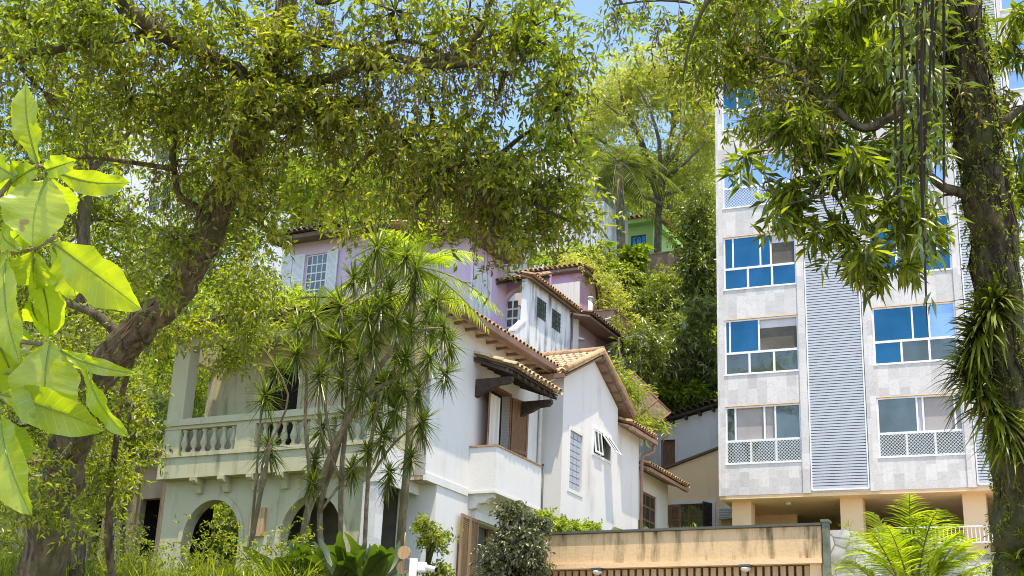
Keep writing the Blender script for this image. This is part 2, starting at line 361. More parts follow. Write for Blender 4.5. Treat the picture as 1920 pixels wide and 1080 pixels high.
def limb(mb, pts, seg=8, wob=.0, sub=4):
    """pts: list of (px,py,depth,width_px): a limb given by where it stands"""
    q = [list(at(a, b, d))+[wpx*d/F/2] for a, b, d, wpx in pts]
    s = smooth_path(q, sub); path = [p[:3] + np.array([rnd.gauss(0, 1) for _ in range(3)])*wob*p[3] for p in s]
    big = pts[0][3] > 28 and sub == 4
    if big:
        s2 = smooth_path([list(a)+[b[3]] for a, b in zip(path, s)], 4); mb.tube([p[:3] for p in s2], [max(p[3], .004) for p in s2], 28, True, .09)
    else: mb.tube(path, [max(p[3], .004) for p in s], seg)
    return path
def tree(name, label, cat, base, limbs, blobs, leafm, barkm, leaf=(.09, .034), k=8, Ls=.28, group=None, droop=.3, seed=1, roots=None,
         extra=None, branch=True, twig=True, thick=.02, clump=26, spread=.9, seg=8, trunks=1):
    root = thing(name, base, 0, label, cat, group)
    path = []
    tr = MB()
    for i, l in enumerate(limbs):
        path += limb(tr, l, seg, .12)
        if i == trunks-1 and len(limbs) > trunks: tr.build('trunk', barkm, root, True); tr = MB()
    tr.build('trunk' if len(limbs) <= trunks else 'limbs', barkm, root, True)
    lv = Leaves(seed); r = lv.r; br = Leaves(seed+1); bm = MB(); P = np.array(path)
    for (px, py, d, rx, ry, rd, n) in blobs:
        c = at(px, py, d); R = np.array([rx*d/F, rd, ry*d/F])
        if branch and len(P):
            j = np.argmin(((P-c)**2).sum(1)); a = P[j]; L = np.linalg.norm(c-a)
            mid = (a+c)/2 + r.normal(size=3)*L*.12 + np.array([0, 0, L*.10])
            s = smooth_path([a, mid, c], 4); bm.tube(s, list(np.linspace(thick, thick*.4, len(s))), 5)
        ncl = max(3, n//clump)
        cc = ball(r, ncl, c, R)                       # clump centres
        if twig: br.ribbon(c+(cc-c)*.05, cc, thick*.35)
        cr = (R.prod()**(1/3))*(.55 if ncl < 12 else .38)
        idx = r.integers(0, ncl, n); sp = cc[idx] + r.normal(size=(n, 3))*cr*np.array([.5, .5, .38])
        if twig:
            br.ribbon(cc[idx][::2], sp[::2], max(.003, thick*.12))
        lv.sprigs(sp, k, Ls, leaf[0], leaf[1], droop, spread)
    if bm.v: bm.build('branches', barkm, root, True)
    if twig and br.V: br.build('twigs', barkm, root)
    lv.build('foliage', leafm, root)
    return root, P, r

# ------------------------------------------------------------------ building parts
def tiles(P0, A, S, La, Ls, pitch=.2, rowl=.38, Lfun=None):
    """barrel tile sheet: P0 eave corner, A unit along the eave, S unit up the slope, cover and channel tiles"""
    mb = MB(); P0 = np.array(P0, float); A = np.array(A, float); A /= np.linalg.norm(A); S = np.array(S, float); S /= np.linalg.norm(S); Nn = np.cross(A, S)
    if Nn[2] < 0: Nn = -Nn
    nc = max(1, int(round(La/pitch))); pitch = La/nc
    for i in range(nc):
        a0, a1 = (0, Ls) if Lfun is None else Lfun((i+.5)*pitch)
        if a1-a0 < .1: continue
        nr = max(1, int(round((a1-a0)/rowl))); rl = (a1-a0)/nr
        for j in range(nr):
            jit = rnd.uniform(-.012, .012); y0 = a0+j*rl-.03+jit; y1 = a0+(j+1)*rl+.02
            for (cx, r0, r1, sg, h0, h1) in (((i+.5)*pitch, pitch*.40, pitch*.33, 1, .045, .025), ((i+1)*pitch, pitch*.36, pitch*.30, -1, .055, .035)):
                vs = []
                for y, rr, h in ((y0, r0, h0), (y1, r1, h1)):
                    for th in range(6):
                        an = PI*th/5
                        vs.append(P0 + A*(cx-math.cos(an)*rr) + S*y + Nn*(h+sg*math.sin(an)*rr*.95))
                if sg == 1:      # end face thickness of the cover tile
                    for th in range(6):
                        an = PI*th/5; vs.append(P0 + A*(cx-math.cos(an)*(r0-.018)) + S*y0 + Nn*(h0+math.sin(an)*(r0-.018)*.95))
                    mb.add(vs, [(k, k+1, k+7, k+6) for k in range(5)]+[(k+1, k, k+12, k+13) for k in range(5)], True)
                else: mb.add(vs, [(k, k+1, k+7, k+6) for k in range(5)], True)
    return mb
def slab_under(P0, A, S, La, Ls, th=.05, off=-.03, mb=None, c0=0, c1=0):
    P0 = np.array(P0, float); A = np.array(A, float); S = np.array(S, float)/np.linalg.norm(S); Nn = np.cross(A, S)
    if Nn[2] < 0: Nn = -Nn
    mb = mb or MB(); q = [P0+Nn*off, P0+A*La+Nn*off, P0+A*(La-c1)+S*Ls+Nn*off, P0+A*c0+S*Ls+Nn*off]
    mb.hexa([p-Nn*th for p in q], q); return mb
def window(parent, axis, pos, a0, a1, z0, z1, glass='glass_dark', frame='white_paint', fw=.05, vs=(), hs=(), dep=.06, inset=.06, name='window', sgn=1, panes=None):
    """glazed opening: pane mesh with its frame as sub-part. pos = plane of the wall face, inset behind it (sgn +1: body grows to +)"""
    def bx(mb, x0, x1, y0, y1, p0, p1):
        lo, hi = min(p0, p1), max(p0, p1)
        mb.box(x0, x1, lo, hi, y0, y1) if axis == 'u' else mb.box(lo, hi, x0, x1, y0, y1)
    g = MB(); p = pos+sgn*inset
    bx(g, a0+.01, a1-.01, z0+.01, z1-.01, p+sgn*.02, p+sgn*.035)
    g = g.build(name, M[glass], parent)
    f = MB(); q0, q1 = p-sgn*.0, p+sgn*dep
    bx(f, a0, a1, z0, z0+fw, q0, q1); bx(f, a0, a1, z1-fw, z1, q0, q1)
    bx(f, a0, a0+fw, z0+fw, z1-fw, q0, q1); bx(f, a1-fw, a1, z0+fw, z1-fw, q0, q1)
    for h in hs: bx(f, a0+fw, a1-fw, h-fw/2, h+fw/2, q0+sgn*.004, q1-sgn*.004)
    for v in vs:
        v, y0, y1 = (v, z0+fw, z1-fw) if not hasattr(v, '__len__') else v
        bx(f, v-fw*.4, v+fw*.4, y0, y1, q0+sgn*.007, q1-sgn*.007)
    f.build('window_frame', M[frame], g); return g
def shutter(parent, O, D, H, W, mat, leafs=1, th=.04, name='shutter', slats=True):
    """louvred shutter: hinge foot O, horizontal direction D (unit), height H, width W"""
    O = np.array(O, float); D = np.array(D, float); D /= np.linalg.norm(D); Nn = np.array([-D[1], D[0], 0]); Z = np.array([0, 0, 1.])
    mb = MB()
    def b(x0, x1, z0, z1, t0=-th/2, t1=th/2, tilt=0):
        q = lambda x, z, t: O+D*x+Z*z+Nn*t
        mb.add([q(x0,z0,t0),q(x1,z0,t0),q(x1,z0-tilt,t1),q(x0,z0-tilt,t1),q(x0,z1,t0),q(x1,z1,t0),q(x1,z1-tilt,t1),q(x0,z1-tilt,t1)],
               [(0,3,2,1),(4,5,6,7),(0,1,5,4),(1,2,6,5),(2,3,7,6),(3,0,4,7)])
    w1 = W/leafs; st = min(.07, w1*.2)
    for k in range(leafs):
        x0 = k*w1; b(x0+.004, x0+st, 0, H); b(x0+w1-st, x0+w1-.004, 0, H)
        for z in (0, H*.48, H-.08): b(x0+st, x0+w1-st, z, z+.08)
        n = int(H/.05)
        for i in range(n):
            z = .09+i*(H-.18)/n; b(x0+st, x0+w1-st, z, z+.012, -th*.35, th*.35, -.022)
            
        b(x0+st, x0+w1-st, .02, H-.02, -.004, .002)
    return mb.build(name, mat, parent)

# ================================================================== GROUND
def hgt(x, y):
    L = [(-50, 0), (18, 0), (18.7, 3.6), (27, 3.9), (31, 4.2), (36, 6.3), (41, 11), (50, 15.3), (60, 19.8), (70, 25.5), (80, 32), (100, 41), (130, 50), (200, 58), (900, 60)]
    R = [(-50, 0), (14, 0), (19, 1.2), (26, 4), (32, 6), (40, 7.6), (55, 9), (60, 15), (70, 24), (80, 31), (100, 41), (130, 50), (200, 58), (900, 60)]
    def f(T):
        for (a, b), (c, d) in zip(T, T[1:]):
            if y <= c: return b+(d-b)*max(0, (y-a))/(c-a)
        return T[-1][1]
    t = min(1, max(0, (x-(1.0+.02*y))/2.0)); g = f(L)*(1-t)+f(R)*t
    if y > 24: g += .5*math.sin(x*.31+y*.17)*math.sin(y*.23-x*.11)*min(1, (y-24)/40)
    return g
def grid_sheet(xs, ys, fn):
    mb = MB(); mb.add([(x, y, fn(x, y)) for y in ys for x in xs], [(j*len(xs)+i, j*len(xs)+i+1, (j+1)*len(xs)+i+1, (j+1)*len(xs)+i) for j in range(len(ys)-1) for i in range(len(xs)-1)], True); return mb
m, t = newmat('earth'); v = coords(t); n = noise(t, v, .5, 6, .65); c_ = ramp(t, n, [(.35, (.05, .07, .02)), (.55, (.10, .12, .035)), (.7, (.17, .12, .07))]); finish(t, c_, .95, noise(t, v, 9, 5), .7, .1, .1); M['earth'] = m
xs = [-600, -300, -150, -90]+[-70+3*i for i in range(48)]+[90, 150, 300, 600]; ys = [17.5, 18.0, 18.35, 18.7, 19.2]+[20.5+2.5*i for i in range(50)]+[160, 220, 400, 800]
tag(grid_sheet(xs, ys, hgt).build('hillside', M['earth']), kind='structure')
m, t = newmat('paving'); v = coords(t); n = noise(t, v, 1.2, 6, .65); c_ = ramp(t, n, [(.35, (.36, .30, .22)), (.7, (.46, .39, .29))]); finish(t, c_, .9, noise(t, v, 30, 4), .4, .01, .2); M['pave'] = m
gm = MB(); gm.add([(-600, -600, 0), (600, -600, 0), (600, 18.2, 0), (-600, 18.2, 0)], [(0, 1, 2, 3)]); tag(gm.build('ground', M['pave']), kind='structure')
fc = grid_sheet([5+.6*i for i in range(30)], [18.8+1.0*i for i in range(26)], lambda x, y: hgt(x, y)+.09); tag(fc.build('added_bounce_paving', M['pave']), kind='structure')  # paving added to bounce sunlight up under the tower
rd = MB(); rd.add([(-200, -1.5, .004), (200, -1.5, .004), (200, 6, .004), (-200, 6, .004)], [(0, 1, 2, 3)]); tag(rd.build('road', flat('asphalt', (.06, .06, .06), .9, .3, 30)), kind='structure')

# ================================================================== WHITE VERANDA HOUSE
YH = -.4687
H = Frame(797, 890, 30, YH)
hs = thing('veranda_house', H.o, YH, 'two storey white house with arched veranda, balustrade, shuttered side window and clay tile eaves', 'house')
# upper block
b = MB()
b.wall('v', 0, -.28, 0, 5.89, 0, 4.02, [(2.9, 4.08, .1, 2.87)])
b.box(-7.2, -.28, 5.6, 5.89, 0, 4.02)
b.build('side_wall', M['white'], hs)
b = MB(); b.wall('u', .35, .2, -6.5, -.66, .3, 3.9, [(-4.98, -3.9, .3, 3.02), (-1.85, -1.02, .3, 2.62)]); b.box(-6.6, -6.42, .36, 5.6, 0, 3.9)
b.build('veranda_back_wall', M['shaded_white'], hs)
b = MB(); b.box(-.66, -.002, 0, .55, .004, 3.95); b.build('corner_wall', M['stained'], hs)
for (a0, a1, z1) in ((-4.98, -3.9, 3.02), (-1.85, -1.02, 2.62)):
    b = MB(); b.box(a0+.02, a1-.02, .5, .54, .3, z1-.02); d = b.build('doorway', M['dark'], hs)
    b = MB(); b.box(a0-.1, a0, .31, .42, .3, z1+.1); b.box(a1, a1+.1, .31, .42, .3, z1+.1); b.box(a0, a1, .31, .42, z1, z1+.1); b.build('door_frame', M['shaded_white'], d)
# side wall of veranda with opening
b = MB(); b.wall('v', -6.62, .2, -.8, .35, .5, 3.62, [(-.72, .22, 1.42, 3.05)]); b.box(-6.62, -6.14, -1.15, -.8, .5, 3.62); b.build('veranda_pier', M['shaded_white'], hs)
b = MB(); b.box(-6.7, -.5, -1.15, .3, 0.0, .5); b.box(-.58, -.5, .3, .56, 0, .5); b.build('veranda_slab', M['shaded_white'], hs)
b = MB(); b.box(-.502, -.44, -1.18, .55, -.35, .48); b.box(-.74, -.5, -1.18, -.9, -.35, .0); b.build('veranda_beam', M['white'], hs)
b = MB(); b.box(-6.14, -.2, -1.16, -.92, 3.25, 3.62); b.box(-6.14, -.66, -.92, .35, 3.55, 3.62); b.build('veranda_ceiling_beam', M['shaded_white'], hs)
# balustrade
b = MB(); b.box(-6.62, -.5, -1.19, -.93, .5, .6); b.box(-6.64, -.46, -1.22, -.88, 1.26, 1.42); b.box(-6.62, -.5, -1.17, -.94, 1.18, 1.26)
for a0, a1 in ((-4.48, -3.93), (-2.4, -1.85), (-.86, -.5)): b.box(a0, a1, -1.17, -.93, .6, 1.18)
b.box(-.74, -.46, -.88, .0, 1.26, 1.42); b.box(-.72, -.5, -.93, 0, .5, .6); b.box(-.70, -.52, -.3, .0, .6, 1.26)
bal = b.build('balustrade', M['shaded_white'], hs)
prof = [(.075, 0), (.075, .05), (.045, .08), (.04, .12), (.085, .2), (.09, .26), (.06, .36), (.042, .44), (.05, .5), (.075, .53), (.075, .58)]
us = [-6.35+i*.29 for i in range(7)] + [-3.72+i*.27 for i in range(5)] + [-1.68+i*.25 for i in range(4)]
bb = MB(); bb.lathe((0, 0, 0), prof, 8); bo = bb.build('baluster', M['shaded_white'], bal); bo.location = (us[0], -1.05, .6)
def dupl(o, loc, parent=None):
    c = o.copy(); C.objects.link(c); c.parent = parent or o.parent; c.location = loc; return c
for u_ in us[1:]: dupl(bo, (u_, -1.05, .6))
for v_ in (-.78, -.56, -.38): dupl(bo, (-.6, v_, .6))
# arcade below with arches
def arch_wall(parent, name, mat, u0, u1, v, th, z0, z1, arches, trim=.12, tmat=None):
    b = MB(); cols = []
    us_ = [u0]
    for (c, r, zc) in arches:
        us_ += [c-r+2*r*k/24 for k in range(25)]
    us_.append(u1); us_ = sorted(set(us_))
    def zt(u):
        for (c, r, zc) in arches:
            if c-r-1e-6 <= u <= c+r+1e-6: return zc+math.sqrt(max(0, r*r-(u-c)**2))*1.12
        return None
    for a, c2 in zip(us_, us_[1:]):
        mid = (a+c2)/2
        if zt(mid) is None: b.box(a, c2, v, v+th, z0, z1)
        else:
            za, zb = zt(a), zt(c2)
            b.hexa([(a, v, za), (c2, v, zb), (c2, v+th, zb), (a, v+th, za)], [(a, v, z1), (c2, v, z1), (c2, v+th, z1), (a, v+th, z1)])
    o = b.build(name, mat, parent)
    for (c, r, zc) in arches:
        b = MB(); pr = None
        for k in range(25):
            th_ = PI*k/24; q = [(c+math.cos(th_)*rr, zc+math.sin(th_)*rr*1.12) for rr in (r, r+trim)]
            if pr: b.hexa([(pr[0][0], v-.035, pr[0][1]), (pr[1][0], v-.035, pr[1][1]), (q[1][0], v-.035, q[1][1]), (q[0][0], v-.035, q[0][1])],
                          [(pr[0][0], v, pr[0][1]), (pr[1][0], v, pr[1][1]), (q[1][0], v, q[1][1]), (q[0][0], v, q[0][1])])
            pr = q
        b.box(c+r, c+r+trim, v-.035, v, z0, zc); b.box(c-r-trim, c-r, v-.035, v, z0, zc)
        b.build('arch_surround', tmat or mat, o)
    return o
arch_wall(hs, 'arcade_wall', M['shaded_white'], -6.62, -.95, -.85, .3, -3.6, -.001, [(-5.12, .82, -1.42), (-2.35, .82, -1.42)])
b = MB(); b.box(-6.62, -6.4, 2.0, 2.4, -3.6, 0); b.box(-4.95, -.9, 2.2, 2.4, -3.6, 0); b.box(-4.95, -4.85, .6, 2.2, -3.6, 0); b.box(-6.6, -.6, -.55, 2.4, -.1, -.005); b.build('ground_floor_wall', flat('blue_grey_render', (.42, .46, .50), .9, .15, 3), hs)
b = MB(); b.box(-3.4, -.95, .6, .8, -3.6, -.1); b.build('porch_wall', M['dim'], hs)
b = MB(); b.box(-.86, -.5, -1.16, -.85, -3.6, -.35); b.build('veranda_pillar', M['marble'], hs)
b = MB(); b.box(-3.99, -3.6, -.93, -.85, -1.4, -.75); b.build('wooden_plaque', M['wood_tan'], hs)
def corbel(u0, wd, v, dp, ht, z):
    b = MB(); pts = [(v, z), (v-dp, z), (v-dp, z-ht*.25), (v-dp*.75, z-ht*.42), (v-dp*.5, z-ht*.45), (v-dp*.35, z-ht*.7), (v-dp*.25, z-ht), (v, z-ht)]
    b.prism(pts, 0, u0, u0+wd); return b
for u_ in (-5.65, -4.85, -4.03, -3.2, -2.4, -1.6): corbel(u_, .16, -.85, .36, .34, -.002).build('corbel', M['shaded_white'], hs)
# lower side wall (set back under the upper block)
b = MB(); b.wall('v', -.002, -.3, .56, 5.89, -3.8, -.002, [(2.55, 4.05, -3.5, -.62)]); b.wall('u', .56, .25, -1.0, -.302, -3.8, -.002)
b.build('lower_side_wall', M['white'], hs)
for a0_, a1_ in ((0, 2.0), (4.57, 5.88)): b = MB(); b.box(-.05, .035, a0_, a1_, -.12, .05); b.build('string_course', M['white'], hs)
b = MB(); b.box(-.6, -.002, .01, .7, -.1, -.003); b.build('overhang_ledge', M['stained'], hs)
b = MB(); b.box(0, .10, 2.3, 4.35, -.60, -.42); b.build('door_lintel', M['trim'], hs)
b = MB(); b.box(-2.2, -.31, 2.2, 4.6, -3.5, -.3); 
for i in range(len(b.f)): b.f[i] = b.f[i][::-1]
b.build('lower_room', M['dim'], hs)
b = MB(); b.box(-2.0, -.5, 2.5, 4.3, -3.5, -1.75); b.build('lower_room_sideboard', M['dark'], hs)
b = MB(); b.box(-.28, -.22, 3.62, 3.7, -3.5, -.62); b.box(-.28, -.20, 3.7, 4.05, -3.5, -.62); b.build('inner_door_leaf', M['wood'], hs)
shutter(hs, (.05, 2.56, -3.55), (.08, -1, 0), 2.95, 1.0, M['shutter_mid'], 2, .05)
# side balcony
b = MB(); b.box(0, .72, 2.03, 4.55, 0, .12); b.box(.62, .72, 2.03, 4.55, .12, 1.05); b.box(0, .62, 2.03, 2.13, .12, 1.05); b.box(0, .62, 4.45, 4.55, .12, 1.05)
bal2 = b.build('side_balcony', M['white'], hs)
b = MB(); b.box(-.0, .75, 2.0, 4.58, 1.05, 1.09); b.build('balcony_coping', M['tile'], bal2)
b = MB(); b.box(.002, .74, 2.01, 4.57, -.06, -.001); b.build('balcony_base', M['white'], bal2)
for v_ in (2.12, 4.2):
    b = MB(); z = -.06; pts = [(0, z), (.62, z), (.62, z-.08), (.5, z-.12), (.42, z-.2), (.25, z-.22), (.18, z-.32), (0, z-.34)]; b.prism(pts, 1, v_, v_+.2); b.build('balcony_bracket', M['white'], bal2)
# shuttered window with curtain
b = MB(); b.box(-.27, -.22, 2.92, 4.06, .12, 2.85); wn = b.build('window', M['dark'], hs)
b = MB()
for (a, c2) in ((2.97, 3.62),):
    pts = []
    for i in range(41): pts.append((-.07+.03*math.sin(i*1.35)+.012*math.sin(i*3.1), a+(c2-a)*i/40))
    vs = [(p[0], p[1], z) for z in (.15, 2.68) for p in pts]; b.add(vs, [(i, i+1, 42+i, 41+i) for i in range(40)], True)
b.build('curtain', M['curtain'], wn)
b = MB(); b.box(-.2, .02, 2.84, 2.9, .1, 2.9); b.box(-.2, .02, 4.08, 4.14, .1, 2.9); b.box(-.2, .02, 2.9, 4.08, 2.84, 2.9); b.build('window_frame', M['wood'], wn)
shutter(hs, (.03, 2.86, .15), (.55, -1, 0), 2.66, .60, M['wood'], 1, .045)
shutter(hs, (.03, 4.14, .15), (.28, 1, 0), 2.66, .64, M['wood'], 1, .045)
# tiled awning over the balcony
sl_ = np.array([-1, 0, .36]); sl_ /= np.linalg.norm(sl_)
tiles((1.12, 1.95, 2.98), (0, 1, 0), sl_, 2.75, 1.18, .23).build('awning_roof', M['tile_pale'], hs)
b = slab_under((1.08, 1.98, 2.96), (0, 1, 0), sl_, 2.7, 1.12, .03, -.03)
b.box(.9, .98, 1.98, 4.66, 2.84, 2.93)
for k in range(8): q = 2.0+.37*k; b.hexa([(0, q, 3.20), (1.05, q, 2.80), (1.05, q+.06, 2.80), (0, q+.06, 3.20)], [(0, q, 3.28), (1.05, q, 2.88), (1.05, q+.06, 2.88), (0, q+.06, 3.28)])
b.build('awning_frame', M['wood_dark'], hs)
for v_ in (2.15, 4.45):
    b = MB(); b.prism([(.0, 2.78), (.98, 2.78), (.98, 2.70), (.9, 2.62), (.62, 2.60), (.42, 2.50), (.25, 2.46), (.1, 2.36), (0, 2.34)], 1, v_, v_+.14); b.build('awning_bracket', M['wood_dark'], hs)
# main roof
EZ = 3.98
roofp = MB(); slp = .27
sS = np.array([-1, 0, slp]); sF = np.array([0, 1, slp])
tiles((.55, -.6, EZ), (0, 1, 0), sS, 6.55, 3.1, .21, .4, lambda a: (0, min(3.0, max(.2, a*1.04)))).build('side_roof_slope', M['tile'], hs)
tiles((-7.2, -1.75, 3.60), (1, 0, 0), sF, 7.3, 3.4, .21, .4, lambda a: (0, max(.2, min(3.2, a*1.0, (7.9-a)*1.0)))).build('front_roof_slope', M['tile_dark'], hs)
b = slab_under((.52, -.6, EZ-.03), (0, 1, 0), sS, 6.5, 3.0, .05, -.03, None, 2.9)
b.build('side_eave_soffit', M['tan'], hs)  # warm light bounced under the eave is put into this tan
b = MB(); slab_under((-7.15, -1.72, 3.57), (1, 0, 0), sF, 7.25, 3.1, .05, -.03, b, 3.0, 2.4)
for k in range(24): q = -7.1+.3*k; b.box(q, q+.07, -1.62, -.9, 3.52, 3.60) if k < 23 else None
b.build('front_eave_soffit', M['soffit'], hs)
b = MB(); b.prism([(.50, EZ-.16), (.66, EZ-.16), (.68, EZ-.03), (.64, EZ-.03), (.62, EZ-.12), (.50, EZ-.12)], 1, -.6, 5.95); b.box(.44, .50, -.6, 5.95, EZ-.2, EZ-.04); b.build('gutter', M['gutter'], hs)
b = MB()
for k in range(11): b.box(.0, .46, -.2+.56*k, -.12+.56*k, EZ-.16, EZ-.09)
b.build('eave_rafters', M['gutter'], hs)
b = MB(); b.tube([(.58, 5.9, EZ-.1), (.3, 5.8, EZ-.3), (.07, 5.78, EZ-.5), (.07, 5.78, -3)], .05, 8); b.build('downpipe', M['trim'], hs)
b = MB(); b.tube([(.74, 4.62, 1.15), (.74, 4.62, -1.0)], .025, 6); b.build('drain_pipe', M['metal_dark'], hs)

# ================================================================== GABLED ANNEX
an = thing('gabled_annex', H.w(.67, 5.9, -4), YH, 'white gabled house wing with glass block window and open tilted window under a tiled gable', 'house wing')
oa = np.array([-.67, -5.9, 4.0])
def T(b): b.v = [(p[0]+oa[0], p[1]+oa[1], p[2]+oa[2]) for p in b.v]; return b
U = .67
b = MB(); holes = [(6.38, 7.2, .88, 2.45), (7.97, 9.2, 2.17, 2.85)]
b.wall('v', U, -.25, 5.9, 9.78, -3.8, 3.86, holes)
b.add([(U, 5.9, 3.86), (U, 9.78, 3.86), (U, 7.9, 4.83), (U-.25, 5.9, 3.86), (U-.25, 9.78, 3.86), (U-.25, 7.9, 4.83)], [(0, 1, 2), (5, 4, 3), (1, 4, 5, 2), (0, 2, 5, 3)])
T(b).build('gable_wall', M['white'], an)
b = MB(); b.box(-4, U-.25, 5.9, 6.1, -3.8, 3.86); T(b).build('front_wall', M['white'], an)
b = MB(); b.box(U-.27, U-.002, 5.895, 6.12, -3.8, 3.8); b.v = [(p[0], p[1]-.0, p[2]) for p in b.v]
b = MB(); b.wall('v', U-.06, -.25, 9.78, 11.66, -3.8, 3.42); b.box(-3, U-.3, 11.4, 11.66, -3.8, 3.42); T(b).build('rear_wing_wall', M['white'], an)
# glass block window
b = MB(); nb_, nz = 3, 9
for i in range(nb_):
    for j in range(nz):
        x0 = 6.40+i*(.78/nb_); z0 = .90+j*(1.53/nz); b.box(U-.10, U-.02, x0+.015, x0+.78/nb_-.015, z0+.015, z0+1.53/nz-.015)
gb = T(b).build('glass_block_window', glassmat('glass_block', (.8, .85, .95), (.42, .45, .5), .25, .25), an)
b = MB(); b.box(U-.14, U-.06, 6.38, 7.2, .88, 2.45); b.box(U, U+.02, 6.28, 6.38, .78, 2.55); b.box(U, U+.02, 7.2, 7.3, .78, 2.55); b.box(U, U+.02, 6.38, 7.2, 2.45, 2.55); b.box(U, U+.02, 6.38, 7.2, .78, .88)
T(b).build('window_surround', M['white'], gb)
b = MB(); b.box(U-.2, U-.18, 7.97, 9.2, 2.17, 2.85); tw = T(b).build('awning_window', M['dark'], an)
b = MB()
for (x0, x1, y0, y1) in ((7.89, 7.97, 2.09, 2.93), (9.2, 9.28, 2.09, 2.93), (7.97, 9.2, 2.85, 2.93), (7.97, 9.2, 2.09, 2.17)): b.box(U-.15, U+.025, x0, x1, y0, y1)
b.box(U-.12, U-.02, 8.55, 8.61, 2.17, 2.85)
T(b).build('window_frame', M['white_paint'], tw)
for (x0, x1, op) in ((8.0, 8.54, .12), (8.62, 9.18, .62)):
    b = MB(); zt_, zb_ = 2.84, 2.84-.66*math.cos(op)
    uo = U+math.sin(op)*.66
    def q(a, s): return (U-.02+(uo-U)*s, a, zt_+(zb_-zt_)*s)
    for (a0, a1, s0, s1) in ((x0, x0+.05, 0, 1), (x1-.05, x1, 0, 1), (x0+.05, x1-.05, 0, .07), (x0+.05, x1-.05, .93, 1), ((x0+x1)/2-.02, (x0+x1)/2+.02, .07, .93)):
        A_ = [q(a0, s0), q(a1, s0), q(a1, s1), q(a0, s1)]; b.hexa(A_, [(p[0]+.035, p[1], p[2]+.01) for p in A_])
    sa = T(b).build('sash', M['white_paint'], tw)
    b = MB(); A_ = [q(x0+.05, .07), q(x1-.05, .07), q(x1-.05, .93), q(x0+.05, .93)]; b.hexa([(p[0]+.012, p[1], p[2]) for p in A_], [(p[0]+.02, p[1], p[2]) for p in A_]); T(b).build('pane', M['glass_dark'], sa)
# gable roof: ridge along u at v=7.9
gs = np.array([0, 2.4, 1.18]); gs2 = np.array([0, -2.4, 1.18])
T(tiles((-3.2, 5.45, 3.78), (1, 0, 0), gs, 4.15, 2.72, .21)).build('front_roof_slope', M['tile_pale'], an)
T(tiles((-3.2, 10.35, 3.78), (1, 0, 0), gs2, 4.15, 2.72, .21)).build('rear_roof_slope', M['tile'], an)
b = slab_under((-3.2, 5.48, 3.75), (1, 0, 0), gs, 4.12, 2.68, .05); slab_under((-3.2, 10.32, 3.75), (1, 0, 0), gs2, 4.12, 2.68, .05, -.03, b); T(b).build('roof_boards', M['gutter'], an)
b = MB(); b.tube([(-3.2, 7.9, 5.08), (.98, 7.9, 5.08)], .11, 8)
for sg, y0 in ((1, 5.42), (-1, 10.38)): b.tube([(.93, y0, 3.88), (.93, 7.9, 5.07)], .09, 8)
T(b).build('ridge_tiles', M['tile'], an)
b = MB()
for k in range(6): f_ = (k+.4)/6; b.box(U, .98, 7.9+f_*2.3, 7.9+f_*2.3+.1, 4.93-f_*1.13-.13, 4.93-f_*1.13-.03)
b.hexa([(.90, 7.9, 4.86), (.96, 7.9, 4.86), (.96, 10.35, 3.62), (.90, 10.35, 3.62)], [(.90, 7.9, 4.98), (.96, 7.9, 4.98), (.96, 10.35, 3.76), (.90, 10.35, 3.76)])
T(b).build('rake_boards', M['soffit'], an)
b = MB(); b.box(-3.2, .9, 5.36, 5.47, 3.62, 3.74); T(b).build('front_gutter', M['gutter'], an)
# rear wing roof: eave along v
ss = np.array([-1, 0, .3])
T(tiles((1.05, 9.85, 3.42), (0, 1, 0), ss, 2.15, 2.6, .2)).build('rear_wing_roof', M['tile'], an)
b = slab_under((1.02, 9.85, 3.39), (0, 1, 0), ss, 2.1, 2.6, .05); b.box(1.0, 1.1, 9.85, 11.98, 3.22, 3.33); T(b).build('rear_gutter', M['gutter'], an)
b = MB(); b.tube([(1.02, 11.85, 3.2), (1.02, 11.85, 3.0), (.72, 11.72, 2.85), (.68, 11.72, 2.6), (.68, 11.72, -.5)], .055, 8); T(b).build('downpipe', M['gutter'], an)

# ================================================================== MARBLE TOWER
YA = -.4167
A = Frame(1350, 930, 45, YA)
tw = thing('apartment_tower', A.o + np.array([0, 0, -2.6]), YA, 'tall marble clad apartment tower with blue reflecting windows and a metal louvre strip', 'apartment building')
def TZ(b): b.v = [(p[0], p[1], p[2]+2.6) for p in b.v]; return b
TOP = 25.6; FH = 3.112
bays = [(.22, 2.78, 'left'), (5.27, 7.93, 'mid'), (10.15, 12.75, 'right')]
holes = []
for a0, a1, _ in bays:
    for k in range(8):
        holes.append((a0, a1, 1.07+FH*k, 3.09+FH*k))
b = MB(); b.wall('u', 0, .3, 0, 12.9, 0, TOP, holes + [(3.06, 4.94, .05, TOP-.3), (8.22, 10.0, .05, TOP-.3)])
b.box(0, .3, .3, 14, 0, TOP); b.box(12.6, 12.9, .3, 14, 0, TOP); b.box(.3, 12.6, 13.7, 14, 0, TOP); b.box(.3, 12.6, .3, 13.7, TOP-.3, TOP-.004)
TZ(b).build('marble_facade', M['marble'], tw)
b = MB()
for a0, a1 in ((-.02, .2), (2.8, 3.05), (4.96, 5.24), (7.95, 8.2), (10.02, 10.13)): b.box(a0, a1, -.06, -.001, -.02, TOP)
TZ(b).build('marble_pilasters', M['marble'], tw)
